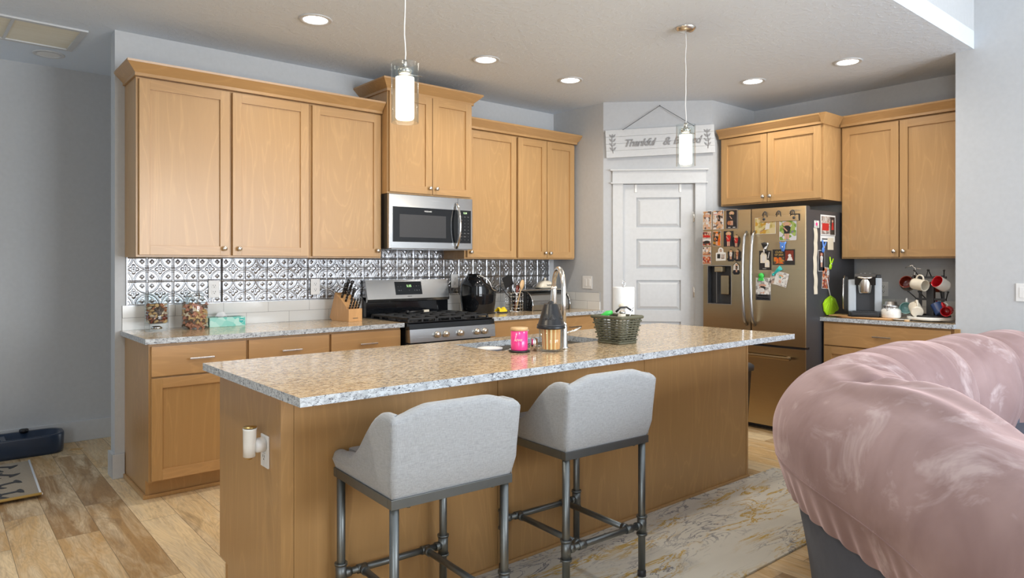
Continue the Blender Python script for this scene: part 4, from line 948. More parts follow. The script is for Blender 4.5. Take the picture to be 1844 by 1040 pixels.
# ================================================================= bar stools
def smooth(a, b_, x): t = max(0, min(1, (x - a) / (b_ - a))); return t * t * (3 - 2 * t)
def make_stool(label, loc, rz):
    t = thing('bar_stool', label, 'stool', loc, rz, None)
    hw, hd = .232, .222
    # upholstered shell, wraps left arm - back - right arm
    L1, L2 = 2 * hd, 2 * hw; tot = 2 * L1 + L2; th = .05
    def corner(u):   # outer plan point + inward normal (mitred)
        s = u * tot
        if s < L1: return -hw, hd - s, 1, 0
        if s < L1 + L2: return -hw + (s - L1), -hd, 0, 1
        return hw, -hd + (s - L1 - L2), -1, 0
    us = []
    for i in range(19): us.append(i / 18 * L1)
    for i in range(1, 25): us.append(L1 + i / 24 * L2)
    for i in range(1, 19): us.append(L1 + L2 + i / 18 * L1)
    def top(x, y):
        side = .862 - (.862 - .672) * smooth(-.15, .10, y) - .012 * smooth(.10, .20, y)
        bk = .858 + .030 * smooth(.215, .10, abs(x))
        return bk if y < -hd + .001 else side + 0
    def ring(x, y, nx, ny, f):
        zt = top(x, y); out = []
        k = smooth(-.12, .18, y); lean = .035
        def pt(off, z):
            h = max(0, (z - .60) / .27)
            X = x + nx * off; Y = y + ny * off
            Y -= lean * h * (1 - smooth(-.22, .15, y))
            X += (1 if x > 0 else -1) * .016 * h * (1 if abs(x) > hw - .09 else abs(x) / hw)
            return Vector((X, Y, z))
        r = th / 2
        prof = [(.004, .597), (0, .61), (-.006, .66 if zt > .70 else .63)]
        for i in range(4): prof.append((-.004 * (1 - i / 4), .66 + (zt - r - .66) * (i + 1) / 4 if zt > .70 else .63 + (zt - .02 - .63) * (i + 1) / 4))
        for i in range(1, 8):
            a = PI * i / 8; prof.append((r - r * math.cos(a), (zt - r) + r * math.sin(a) if zt > .70 else (zt - .02) + .02 * math.sin(a)))
        zb = zt - r if zt > .70 else zt - .02
        for i in range(5): prof.append((th, zb + (.62 - zb) * i / 4))
        return [pt(o * f, z) for o, z in prof]
    b = B(); rings = []
    for s in us:
        x, y, nx, ny = corner(s / tot)
        if abs(s - L1) < 1e-6: nx, ny = 1, 1
        if abs(s - L1 - L2) < 1e-6: nx, ny = -1, 1
        # near corners keep the inner edge mitred
        if L1 - th < s < L1: pass
        rings.append([b.bm.verts.new(p) for p in ring(x, y, nx, ny, 1)])
    for a, c2 in zip(rings, rings[1:]):
        for k in range(len(a) - 1):
            fc = b.bm.faces.new((a[k], c2[k], c2[k + 1], a[k + 1])); fc.smooth = True
    for rg in (rings[0], rings[-1]):
        b.bm.faces.new(rg)
    part('backrest', b, 'linen', t)
    sh = t.children[0]
    # sharp seams at the two back corners
    b = B()
    for sx in (-1, 1):
        pts = [(sx * (hw - .001 + .016 * max(0, (z - .6) / .27)), -hd + .001 - .035 * max(0, (z - .6) / .27), z) for z in [.60 + .02 * i for i in range(13)]]
        b.tube(pts, .0022, 6)
    pts = [(x, -hd - .001 - .033 + .004, top(x, -hd) - .022) for x in [-.245 + .49 * i / 30 for i in range(31)]]
    b.tube(pts, .0022, 6)
    part('piping', b, 'linen', t)
    b = B(); b.box(-hw + th + .001, hw - th - .001, -hd + th, hd + .002, .60, .662, .018); part('seat', b, 'linen', t)
    b = B(); z0, z1 = .566, .597
    for y in (-hd - .002, hd - .024): b.box(-hw - .002, hw + .002, y, y + .026, z0, z1, .001)
    for x in (-hw - .002, hw - .024): b.box(x, x + .026, -hd + .025, hd - .026, z0, z1, .001)
    b.box(-hw + .02, hw - .02, -hd + .02, hd - .02, .590, .5965)
    part('seat_frame', b, 'pipe', t)
    lx, ly = hw - .018, hd - .018; r = .0152; zr = .215
    for sx in (-1, 1):
        for sy in (-1, 1):
            b = B(); b.tube([(sx * lx, sy * ly, .012), (sx * lx, sy * ly, .566)], r, 14)
            b.tube([(sx * lx, sy * ly, zr - .035), (sx * lx, sy * ly, zr + .035)], r + .0045, 14)
            for dz_ in (-.037, .037): b.tube([(sx * lx, sy * ly, zr + dz_ - .004), (sx * lx, sy * ly, zr + dz_ + .004)], r + .008, 14)
            lg = part('leg', b, 'pipe', t)
            b = B(); b.lathe([(0, 0), (r + .003, 0), (r + .003, .022), (r, .026)], (sx * lx, sy * ly, 0), 14); part('foot_cap', b, 'dark', lg)
            b = B(); b.lathe([(0, 0), (.007, 0), (.007, .006), (0, .008)], (sx * (lx - .05), sy * ly, .558), 8); part('bolt', b, 'pipe', lg)
    for sy in (-1, 1):
        b = B(); b.tube([(-lx + .01, sy * ly, zr), (lx - .01, sy * ly, zr)], .0125, 12)
        for sx in (-1, 1):
            b.tube([(sx * (lx - .014), sy * ly, zr), (sx * (lx - .036), sy * ly, zr)], .017, 12)
            b.tube([(sx * (lx - .062), sy * ly, zr), (sx * (lx - .098), sy * ly, zr)], .0165, 12)
        part('foot_rail', b, 'pipe', t)
    for sx in (-1, 1):
        x = sx * (lx - .08); b = B(); b.tube([(x, -ly, zr), (x, ly, zr)], .0125, 12)
        for sy in (-1, 1): b.tube([(x, sy * (ly - .014), zr), (x, sy * (ly - .036), zr)], .0165, 12)
        part('stretcher', b, 'pipe', t)
    return t
make_stool('grey linen bar stool with pipe legs, nearer one at the left end of the island', (1.334, 2.078, .001), -3)
make_stool('grey linen bar stool with pipe legs at the middle of the island', (2.103, 2.095, .010), -3)

# ================================================================= ceiling fixtures
def downlight(x, y, label, on=True, power=36):
    t = thing('recessed_downlight', label, 'ceiling light', (x, y, HC), 0, 'recessed ceiling lights')
    b = B(); b.lathe([(.098, -.0005), (.098, -.004), (.090, -.007), (.072, -.006), (.070, -.0005)], (0, 0, 0), 40); part('trim_ring', b, 'trim', t)
    b = B(); b.lathe([(.070, -.002), (.055, -.003), (0, -.0035)], (0, 0, 0), 32); part('lens', b, 'lampon' if on else 'white', t)
    if on:
        l = bpy.data.lights.new('downlight_lamp', 'SPOT'); l.energy = power; l.spot_size = R(165); l.spot_blend = 1.0; l.shadow_soft_size = .06; l.color = (1, .93, .82)
        o = bpy.data.objects.new('downlight_lamp', l); COL.objects.link(o); o.parent = t; o.location = (0, 0, -.02)
downlight(1.752, 3.885, 'lit recessed downlight at the left above the treat jars')
downlight(3.019, 3.864, 'lit recessed downlight over the gas range')
downlight(3.865, 3.866, 'lit recessed downlight nearest the inner corner of the back wall')
downlight(4.996, 2.954, 'lit recessed downlight in front of the refrigerator')
downlight(5.037, 2.231, 'lit recessed downlight above the coffee counter')
for x_, y_, lb, pw in ((.30, 2.75, 'lit recessed downlight over the left end of the island', 60), (1.72, 1.93, 'lit recessed downlight above the nearer bar stool', 34), (3.3, 1.80, 'lit recessed downlight above the rug', 40)): downlight(x_, y_, lb, True, pw)  # unseen downlights, added to brighten the floor, island top, rug and stools
downlight(.628, 5.712, 'unlit recessed light in the dark hall ceiling', False)

v = thing('ceiling_air_vent', 'white-framed ceiling return vent with a dusty yellowed filter', 'vent', (.37, 5.235, HC), 2)
vx, vy = .378, .265
b = B()
b.box(-vx, vx, -vy, -vy + .035, -.012, -.0005, .002); b.box(-vx, vx, vy - .035, vy, -.012, -.0005, .002); b.box(-vx, -vx + .035, -vy + .035, vy - .035, -.012, -.0005); b.box(vx - .035, vx, -vy + .035, vy - .035, -.012, -.0005)
b.box(-.008, .008, -vy + .035, vy - .035, -.011, -.0005); part('frame', b, 'trim', v)
b = B(); b.box(-vx + .035, -.008, -vy + .035, vy - .035, -.004, -.0005); b.box(.008, vx - .035, -vy + .035, vy - .035, -.004, -.0005); part('filter', b, 'filter', v)

def pendant(x, y, label, zt=2.183, zb=1.930):
    t = thing('pendant_light', label, 'pendant light', (x, y, HC), 0, 'glass pendants over the island')
    b = B(); b.lathe([(.062, -.0005), (.062, -.006), (.045, -.022), (.012, -.030), (0, -.030)], (0, 0, 0), 32); part('canopy', b, 'nickel', t)
    g = zt - HC
    b = B(); pts = [(.0025 * math.sin(i * 1.1), .002 * math.cos(i * 1.7), -.028 + (g - .002 + .028) * i / 14) for i in range(15)]; b.tube(pts, .0028, 8); part('cord', b, 'white', t)
    b = B(); b.tube([(0, 0, g + .012), (0, 0, g - .02)], .010, 12); b.lathe([(0, g - .02), (.026, g - .022), (.03, g - .032), (.026, g - .05), (0, g - .05)], (0, 0, 0), 24)
    b.tube([(-.030, 0, g - .046), (.078, -.012, g - .046)], .0022, 8); part('socket', b, 'nickel', t)
    h = zb - HC
    b = B(); b.lathe([(.058, g), (.058, h)], (0, 0, 0), 48); b.lathe([(.0555, g), (.0555, h)], (0, 0, 0), 48); b.lathe([(.0555, g), (.058, g)], (0, 0, 0), 48); b.lathe([(.0555, h), (.058, h)], (0, 0, 0), 48)
    part('outer_glass', b, 'glass', t)
    b = B(); b.lathe([(.0395, g - .022), (.0395, g - .062)], (0, 0, 0), 40); part('inner_clear_glass', b, 'glass', t)
    b = B(); b.lathe([(.0, g - .060), (.0395, g - .062), (.0395, h + .022), (.034, h + .014), (.0, h + .012)], (0, 0, 0), 40); part('lamp_shade', b, 'shade', t)
    l = bpy.data.lights.new('pendant_lamp', 'POINT'); l.energy = 9; l.color = (1, .80, .55); l.shadow_soft_size = .06
    o = bpy.data.objects.new('pendant_lamp', l); COL.objects.link(o); o.parent = t; o.location = (0, 0, h - .05)
pendant(1.547, 2.54, 'lit glass cylinder pendant hanging nearer, over the left half of the island')
pendant(3.553, 2.554, 'lit glass cylinder pendant hanging in front of the pantry sign')

# ================================================================= sign over the pantry door
sg = thing('wall_sign', 'white plank sign with script lettering hanging crooked above the pantry door', 'sign', (4.627 + .497 / math.sqrt(2) - .012, 4.2104 - .497 / math.sqrt(2) - .012, 2.4185), -45)
TL = Matrix.Rotation(R(-2.4), 4, 'Y')
for i in range(4):
    b = B(); z = -.1235 + i * .0620; b.box(-.476, .476, -.016, -.001, z, z + .0605, .001); b.xf(TL); part('plank', b, 'trim', sg)
def on_sign(o): o.matrix_basis = TL @ o.matrix_basis
for body, x in (('Thankful', -.185), ('&', .055), ('Blessed', .235)):
    me = text_mesh(body, .092 if body != '&' else .10, .003, .38, .0012, .86); me.materials.clear(); me.materials.append(M['script'])
    o = bpy.data.objects.new('lettering', me); COL.objects.link(o); o.parent = sg
    o.matrix_basis = TL @ Matrix.Translation((x, -.021, -.004)) @ Matrix.Rotation(R(90), 4, 'X')
for sx in (-1, 1):
    b = B(); cx = sx * .415; b.tube([(cx, -.020, -.085), (cx + .008 * sx, -.021, -.02), (cx - .004, -.021, .05), (cx, -.020, .085)], .0022, 6)
    for k in range(4):
        for s2 in (-1, 1):
            z = -.06 + k * .038; b.prism([(cx, z), (cx + s2 * .018, z + .006), (cx + s2 * .030, z + .030), (cx + s2 * .010, z + .022)], -.0215, -.018, 'xz')
    b.xf(TL); part('leaf_sprig', b, 'script', sg)
b = B(); b.tube([(-.327, -.02, .105), (-.02 + .02, -.004, .318), (.30, -.02, .128)], .0024, 6); part('hanging_cord', b, 'wire', sg)
b = B(); b.tube([(0, -.001, .316), (0, -.012, .320)], .0035, 8); part('nail', b, 'dark', sg)

# ================================================================= hall: trough and mat
def rrect(hx, hy, r, n=6):
    out = []
    for cx, cy, a0 in ((hx - r, hy - r, 0), (-hx + r, hy - r, 90), (-hx + r, -hy + r, 180), (hx - r, -hy + r, 270)):
        for i in range(n + 1): a = R(a0 + 90 * i / n); out.append((cx + r * math.cos(a), cy + r * math.sin(a)))
    return out
def rloft(b, levels, cap0=True, cap1=True):
    rings = [[b.bm.verts.new((x, y, z)) for x, y in rrect(hx, hy, r)] for hx, hy, r, z in levels]
    for A, C in zip(rings, rings[1:]):
        for k in range(len(A)):
            f = b.bm.faces.new((A[k], A[(k + 1) % len(A)], C[(k + 1) % len(A)], C[k])); f.smooth = True
    if cap0: b.bm.faces.new(rings[0][::-1])
    if cap1: b.bm.faces.new(rings[-1])
t = thing('pet_bowl_stand', 'dark blue rounded plastic pet feeding trough on the hall floor', 'pet bowl', (.385, 5.895, 0), 0)
b = B(); rloft(b, [(.345, .125, .09, 0), (.350, .130, .09, .02), (.355, .135, .10, .125), (.352, .132, .10, .135), (.325, .105, .08, .132), (.31, .09, .07, .05)], True, True); part('trough', b, 'duskblue', t)
for x in (-.15, .13):
    b = B(); b.lathe([(0, .128), (.028, .128), (.028, .150), (.02, .154), (0, .154)], (x, .118, 0), 16); part('latch', b, 'black', t)
b = B(); b.box(-.015, .015, -.09, .09, .06, .125, .004); part('divider', b, 'duskblue', t)
b = B(); b.box(0, .07, 0, .05, 0, .002, .0005); solo('floor_sticker', b, 'tan', 'small yellowish scrap lying on the floor beside the pet trough', 'scrap', (.765, 5.80, .001), -25)
t = thing('pet_mat', 'tan pet mat printed with dark bones beside the trough', 'mat', (.05, 5.19, .001), -1.5)
b = B(); hx_, hy_ = .45, .46
b.grid(lambda u, w: Vector(((u - .5) * 2 * hx_, (w - .5) * 2 * hy_, .008 + .018 * smooth(.10, 0, w) * (.35 + .65 * u))), 24, 24)
b.box(-hx_, hx_, -hy_ + .06, hy_, 0, .007)
part('weave', b, 'petrug', t)
b = B()
rnd = random.Random(3)
for i in range(-3, 3):
    for j in range(-4, 4):
        cx, cy = i * .175 + .055 + (.08 if j % 2 else 0), j * .108 + .05; a = rnd.uniform(-.6, .6) + (.9 if (i + j) % 2 else -.2)
        if abs(cx) > hx_ - .10 or abs(cy) > hy_ - .06: continue
        P0 = [(-.05, -.006), (-.045, -.022), (-.034, -.018), (-.026, -.007), (.026, -.007), (.034, -.018), (.045, -.022), (.05, -.006), (.05, .006), (.045, .022), (.034, .018), (.026, .007), (-.026, .007), (-.034, .018), (-.045, .022), (-.05, .006)]
        b.prism([(cx + x * math.cos(a) - y * math.sin(a), cy + x * math.sin(a) + y * math.cos(a)) for x, y in [(px_ * 1.35, py_ * 2.0) for px_, py_ in P0]], .0072, .0100)
part('bone_print', b, 'dark', t)
b = B(); b.tube([(hx_, -hy_, .024), (hx_, -hy_ + .09, .010), (hx_, hy_, .009)], .006, 8); part('binding', b, 'tissue', t)
b = B(); b.tube([(-hx_, -hy_, .012), (0, -hy_ - .002, .018), (hx_, -hy_, .026)], .008, 8); part('front_hem', b, 'gold', t, 'ochre front hem')

# ================================================================= rug
b = B(); b.box(-1.29, 1.29, -.365, .365, 0, .009, .003)
solo('runner_rug', b, 'rug', 'marbled beige runner rug with gold and grey veins beside the island', 'rug', (3.32 - .60, 1.6 + .365, .0005), 0)
bpy.data.objects['runner_rug'].location.x = 2.90
b = B(); rloft(b, [(.13, .115, .03, 0), (.165, .145, .035, .60), (.165, .145, .035, .612)]); 
t = thing('trash_can', 'black plastic trash can with a lid at the far end of the island', 'trash can', (4.095, 2.66, 0), 0)
part('bin', b, 'black', t)
b = B(); rloft(b, [(.178, .158, .04, .612), (.180, .160, .04, .645), (.165, .145, .04, .660), (.12, .10, .04, .664)]); b.box(.150, .185, -.05, .05, .585, .62, .006); part('lid', b, 'dark', t)

# ================================================================= sofa with plush cover
def catmull(P, n=12):
    out = []
    for i in range(len(P) - 1):
        p0, p1, p2, p3 = P[max(i - 1, 0)], P[i], P[i + 1], P[min(i + 2, len(P) - 1)]
        for k in range(n):
            t = k / n; out.append(tuple(.5 * ((2 * b_) + (-a + c) * t + (2 * a - 5 * b_ + 4 * c - d) * t * t + (-a + 3 * b_ - 3 * c + d) * t ** 3) for a, b_, c, d in zip(p0, p1, p2, p3)))
    out.append(tuple(P[-1])); return out
PATH = catmull([(1.30, -.45), (1.55, -.18), (1.92, .22), (2.29, .64), (2.60, 1.05), (2.94, 1.31), (3.40, 1.40), (4.0, 1.385), (4.6, 1.35), (5.10, 1.30)], 14)
cum = [0]
for a, c2 in zip(PATH, PATH[1:]): cum.append(cum[-1] + math.hypot(c2[0] - a[0], c2[1] - a[1]))
def at_path(s):
    s = max(0, min(cum[-1], s))
    for i in range(len(cum) - 1):
        if s <= cum[i + 1] + 1e-9:
            k = (s - cum[i]) / (cum[i + 1] - cum[i]); a, c2 = PATH[i], PATH[i + 1]
            dx, dy = c2[0] - a[0], c2[1] - a[1]
            if i + 2 < len(PATH):
                e = PATH[i + 2]; dx = dx * (1 - k) + (e[0] - c2[0]) * k; dy = dy * (1 - k) + (e[1] - c2[1]) * k
            l = math.hypot(dx, dy); return a[0] + (c2[0] - a[0]) * k, a[1] + (c2[1] - a[1]) * k, -dy / l, dx / l
    return (*PATH[-1], 0, 1)
SL = cum[-1]
SOFZ = .895
sec_blank = catmull([(.222, .40), (.252, .49), (.278, .59), (.275, .70), (.225, .80), (.135, .872), (.02, .897), (-.10, .880), (-.185, .82), (-.228, .72), (-.238, .60), (-.22, .50), (-.20, .43)], 5)
sec_grey = catmull([(.130, .0), (.150, .15), (.190, .36), (.215, .50), (.238, .62), (.238, .70), (.20, .79), (.12, .852), (.02, .872), (-.09, .86), (-.165, .80), (-.205, .70), (-.215, .60), (-.205, .45), (-.20, .36)], 3)
SEAM = [2.08, 2.50, 2.90, 3.60, 4.25, 4.75]
def seam_depth(s):
    d = min(abs(s - q) for q in SEAM); return math.exp(-(d / .035) ** 2)
def pillow(s):
    d = min(abs(s - q) for q in SEAM); return min(1, d / .30)
def sofa_pt(sec, s, v, blanket):
    k = v * (len(sec) - 1); i = min(int(k), len(sec) - 2); f = k - i
    n = sec[i][0] * (1 - f) + sec[i + 1][0] * f; z = sec[i][1] * (1 - f) + sec[i + 1][1] * f
    x, y, nx, ny = at_path(s)
    if blanket:
        if v < .14:   # hem ripple
            w = (1 - v / .14); z += w * (.004 * math.sin(s * 60) + .012 * noise.noise((s * 4, 0, 1))); n += w * .006 * math.sin(s * 60 + 1.2)
        inn = smooth(.42, .62, v) * smooth(1.45, 1.95, s)
        c = .60
        g = seam_depth(s + .10 * (v - .5)) * inn; p = pillow(s + .10 * (v - .5)) * inn
        grow = .066 * math.sqrt(p) - .012 * g - .012 * inn
        # gathers fanning from the tufts, long folds along the outside
        wr = noise.noise((s * 13, v * 3.0, 3.7)) * .010 * inn + noise.noise((s * 3 + v * 2, v * 3, 9)) * .008
        wr += .006 * noise.noise((s * 24, v * 2.2, 1.7)) * inn * (1 - p * .6)
        fo = smooth(.36, .52, v) * smooth(1.3, 1.75, s) * smooth(2.6, 2.0, s)
        wr += fo * .011 * math.sin(v * 60 + s * 6 + 3 * noise.noise((s * 2, v * 3, 0)))
        grow = max(grow + wr, -.014)
        dn, dz = (n - 0) , (z - .64); l = math.hypot(dn, dz) or 1
        n += grow * dn / l; z += grow * dz / l
        z += .012 * noise.noise((s * 1.5, 2, 5))
    z -= .07 * smooth(2.0, 1.2, s) * smooth(.3, .8, z)
    return Vector((x + nx * n, y + ny * n, z))
so = thing('sofa', 'large curved sofa with slate grey upholstery under the pink cover', 'sofa', (0, 0, 0))
b = B(); b.grid(lambda u, v: sofa_pt(sec_grey, u * SL, v, False), 150, 30)
for s in (0, SL):
    rg = [b.bm.verts.new(sofa_pt(sec_grey, s, j / 29, False)) for j in range(30)]; rg += [b.bm.verts.new((rg[-1].co.x, rg[-1].co.y, 0))]; b.bm.faces.new(rg)
part('back_frame', b, 'slate', so)
# seat deck filling the inside of the curve
b = B(); inner = [sofa_pt(sec_grey, SL * i / 60, 1.0, False) for i in range(61)]
poly = [(p.x, p.y) for p in inner] + [(5.10, -.6), (1.9, -.95)]
for z0, z1 in ((.02, .30), (.31, .43)):
    b.prism(poly, z0, z1)
part('seat_deck', b, 'slate', so)
b = B()
for (x, y) in ((1.6, -.3), (2.65, .85), (4.9, 1.2), (4.9, -.4)): b.lathe([(0, 0), (.025, 0), (.03, .03), (0, .03)], (x, y, -.0), 12)
part('foot', b, 'black', so)
b = B(); b.grid(lambda u, v: sofa_pt(sec_blank, u * SL, v, True), 620, 120)
cv = solo('plush_throw_cover', b, 'velvet', 'dusty pink plush cover draped over the curved sofa back', 'blanket', (0, 0, 0))
b = B()
b.tube([sofa_pt(sec_blank, .2 + (SL - .3) * i / 240, .135, True) + Vector((0, 0, .002)) for i in range(241)], .0035, 6)
part('hem_stitch', b, 'velvet', cv)
# ================================================================= things on the island
CT = .915
t = thing('candle', 'bright pink glass candle with a wooden lid on a black coaster', 'candle', (2.128, 2.468, CT + .0085))
b = B(); b.lathe([(0, 0), (.038, 0), (.040, .004), (.040, .092), (.037, .092), (.037, .012), (0, .012)], (0, 0, 0), 36); part('glass_cup', b, 'pinkg', t)
b = B(); b.lathe([(0, .0925), (.0415, .0925), (.0415, .105), (.040, .107), (0, .107)], (0, 0, 0), 36); part('lid', b, 'spoon', t)
b = B(); b.tube([(.040, -.004, .090), (.052, -.006, .090)], .003, 8); part('lid_pin', b, 'clothw', t)
lettering('script_lettering', 'love', .022, 'clothw', t, (-.0315, -.0275, .052), (R(90), 0, R(-48)), depth=.0004, shear=.3)
b = B(); b.lathe([(0, 0), (.046, 0), (.050, .002), (.050, .008), (0, .008)], (0, 0, 0), 36); solo('coaster', b, 'black', 'round black coaster under the pink candle', 'coaster', (2.128, 2.468, CT))
b = B(); b.lathe([(0, 0), (.018, 0), (.018, .056), (.015, .060), (0, .060)], (0, 0, 0), 28); solo('metal_shaker', b, 'chrome', 'small polished metal cylinder between the pink candle and the ribbed jar', 'shaker', (2.213, 2.458, CT))
t = thing('candle_jar', 'ribbed orange jar candle in a clear tumbler under a black pierced metal shade', 'candle', (2.262, 2.392, CT))
b = B(); b.lathe([(0, 0), (.050, 0), (.055, .006), (.058, .11), (.0555, .11), (.052, .010), (0, .010)], (0, 0, 0), 40); part('glass_tumbler', b, 'glass', t)
b = B()
b.grid(lambda u, v: Vector(((.040 + .004 * v + .0022 * math.cos(u * 2 * PI * 13)) * math.cos(u * 2 * PI), (.040 + .004 * v + .0022 * math.cos(u * 2 * PI * 13)) * math.sin(u * 2 * PI), .011 + .094 * v)), 156, 2, True)
b.lathe([(0, .103), (.041, .103)], (0, 0, 0), 24); part('ribbed_candle', b, 'ribbed', t)
b = B(); b.lathe([(.066, .112), (.067, .108), (.069, .112), (.066, .122), (.064, .124), (.035, .222), (.033, .224), (.016, .226), (.015, .232), (.009, .238), (0, .240)], (0, 0, 0), 40); sh = part('metal_shade', b, 'shademetal', t)
b = B()
for a0 in (200, 235, 300, 340, 270 + 110):   # pierced leaf sprays, raised pattern on the cone
    for k in range(7):
        aa = R(a0) + (k - 3) * .10; z0 = .150; r0 = .066 - (.150 - .124) * .392
        p0 = (r0 * math.cos(R(a0)), r0 * math.sin(R(a0)), z0); zz_ = .178 - abs(k - 3) * .006; r1 = .067 - (zz_ - .124) * .392
        b.tube([p0, (r1 * math.cos(aa), r1 * math.sin(aa), zz_)], [.0012, .0035], 6)
b.lathe([(.0665, .1235), (.0672, .1265), (.0655, .128)], (0, 0, 0), 40); part('leaf_pattern', b, 'dark', sh)
# wicker basket
bk = thing('wicker_basket', 'olive woven basket full of cleaning tools beside the paper towels', 'basket', (2.765, 2.42, CT))
def bring(z):   # half sizes at height z
    k = z / .142; return .062 + .022 * k, .072 + .030 * k
def brect(z, s):
    hx, hy = bring(z); P = 4 * (hx + hy); s = s * P
    for (x, y, dx, dy, l) in ((-hx, -hy, 1, 0, 2 * hx), (hx, -hy, 0, 1, 2 * hy), (hx, hy, -1, 0, 2 * hx), (-hx, hy, 0, -1, 2 * hy)):
        if s <= l + 1e-9: return Vector((x + dx * s, y + dy * s, z)), Vector((dy, -dx, 0))
        s -= l
    return Vector((-hx, -hy, z)), Vector((0, -1, 0))
NS = 26
for r in range(9):
    z = .018 + r * .0125; b = B(); pts = []
    for i in range(NS * 4):
        p, n = brect(z, i / (NS * 4)); pts.append(p + n * (.0048 * math.cos(PI * i / 4 + (PI if r % 2 else 0))))
    b.tube(pts, .0043, 6, closed=True); part('woven_strand', b, 'wicker', bk)
b = B()
for i in range(NS):
    p, n = brect(.0, (i + .5) / NS); q, _ = brect(.136, (i + .5) / NS); b.tube([p, q], .0028, 6)
part('stakes', b, 'wicker', bk)
for z, r in ((.006, .008), (.138, .009)):
    b = B(); b.tube([brect(z, i / 80)[0] for i in range(80)], r, 8, closed=True); part('rim', b, 'wicker', bk)
b = B(); hx, hy = bring(0); b.box(-hx, hx, -hy, hy, 0, .006); part('bottom', b, 'wicker', bk)
def inb(name, label, cat, dx, dy, dz): return thing(name, label, cat, (2.765 + dx, 2.42 + dy, CT + dz))
t = inb('spray_bottle', 'lime green trigger sprayer lying in the basket', 'bottle', -.03, .02, .02)
b = B(); b.tube([(.00, .02, .0), (-.005, .02, .09), (-.01, .015, .125)], [.022, .022, .012], 14); part('bottle', b, 'white', t)
b = B(); b.tube([(-.035, .04, .112), (-.008, .015, .134), (.012, -.005, .142)], [.010, .015, .009], 10); part('trigger_head', b, 'kgreen', t)
b = B(); b.tube([(.012, -.005, .142), (.030, -.02, .165), (.06, -.035, .168), (.095, -.045, .146)], [.006, .005, .0045, .005], 10)
solo('bottle_brush', b, 'black', 'thin black curved handle arching over the basket', 'brush', (2.745, 2.425, CT + .02))
t = inb('scrub_brush', 'white round-headed scrub brush leaning out of the basket', 'brush', .035, .01, .03)
b = B(); b.tube([(-.03, .0, .0), (-.01, 0, .09), (.02, 0, .145)], [.012, .010, .013], 12); part('handle', b, 'white', t)
b = B(); b.ball((.03, -.0, .160), .030, 16, (1, .8, .55)); part('head', b, 'cream', t)
t = inb('drain_cap_bottle', 'small bottle with a clear grey cap in the middle of the basket', 'bottle', .005, -.03, .02)
b = B(); b.tube([(0, 0, 0), (0, 0, .11), (-.002, -.004, .136)], [.020, .020, .018], 16); part('bottle', b, 'cream', t)
b = B(); b.tube([(-.002, -.004, .1365), (-.004, -.010, .150)], [.0165, .013], 16); part('cap', b, 'hsteel', t)
b = B(); b.tube([(0, 0, 0), (.008, -.004, .06), (.030, -.012, .150), (.044, -.016, .165)], [.002, .002, .002, .002], 6); solo('wire_pick', b, 'chrome', 'thin bent wire pick at the right of the basket', 'pick', (2.80, 2.39, CT + .02))
t = thing('paper_towel_holder', 'upright roll of white paper towel on a steel stand', 'paper towel', (2.905, 2.495, CT))
b = B(); b.lathe([(0, 0), (.070, 0), (.072, .003), (.070, .008), (0, .010)], (0, 0, 0), 36); part('base', b, 'chrome', t)
b = B(); b.lathe([(.02, .012), (.0575, .012), (.0585, .016), (.0585, .284), (.0575, .288), (.02, .288)], (0, 0, 0), 40, close=True); part('towel_roll', b, 'tissue', t)
b = B(); b.tube([(0, 0, .01), (0, 0, .285)], .005, 8); b.tube([(0, 0, .285), (-.012, 0, .300), (-.012, 0, .315), (0, 0, .322), (.012, 0, .315), (.012, 0, .300), (0, 0, .288)], .0028, 8); part('stand_loop', b, 'chrome', t)

# night light in the island outlet
t = thing('night_light', 'white tube-shaped plug-in light with a brass cap on the island end', 'night light', (.9215, 2.478, .680), -90)
b = B(); b.lathe([(0, 0), (.026, 0), (.026, .028), (.020, .034), (0, .034)], (0, 0, 0), 24, 'y'); part('plug_body', b, 'white', t)
b = B(); b.lathe([(.021, -.040), (.0215, .0), (.0235, .055), (.0245, .062), (.021, .063), (.0195, .0), (.0195, -.040)], (0, -.052, .005), 28, close=True); b.xf(Matrix.Rotation(R(4), 4, 'Y')); part('tube', b, 'ceramic', t)
b = B(); b.lathe([(0, .0635), (.0235, .0632), (.0235, .067), (0, .068)], (.0045, -.052, .005), 24); part('cap', b, 'brass', t)
b = B(); b.ball((-.002, -.052, -.030), .0175, 16); part('bulb', b, 'brass', t)

# ================================================================= back counter, left part
t = thing('glass_canister', 'tall clear glass canister of small dog treats, leftmost on the counter', 'canister', (1.078, 4.70, CT))
b = B(); b.lathe([(0, 0), (.066, 0), (.068, .003), (.068, .235), (.0655, .235), (.0655, .046), (0, .046)], (0, 0, 0), 40); part('glass_wall', b, 'glass', t)
b = B(); b.lathe([(0, .010), (.030, .012), (.034, .022), (.020, .030), (0, .031)], (0, 0, 0), 24); part('base_dimple', b, 'chrome', t)
rnd = random.Random(11)
def treat_disc(b, c, r):
    m = Matrix.Translation(c) @ Matrix.Rotation(rnd.uniform(0, 6), 4, 'Z') @ Matrix.Rotation(rnd.uniform(-1.2, 1.2), 4, 'X')
    bb = B(); bb.lathe([(0, 0), (r * .9, 0), (r, .003), (r * .9, .008), (0, .008)], (0, 0, 0), 10); bb.xf(m)
    me = bpy.data.meshes.new('tmp'); bb.bm.to_mesh(me); bb.bm.free(); b.bm.from_mesh(me); bpy.data.meshes.remove(me)
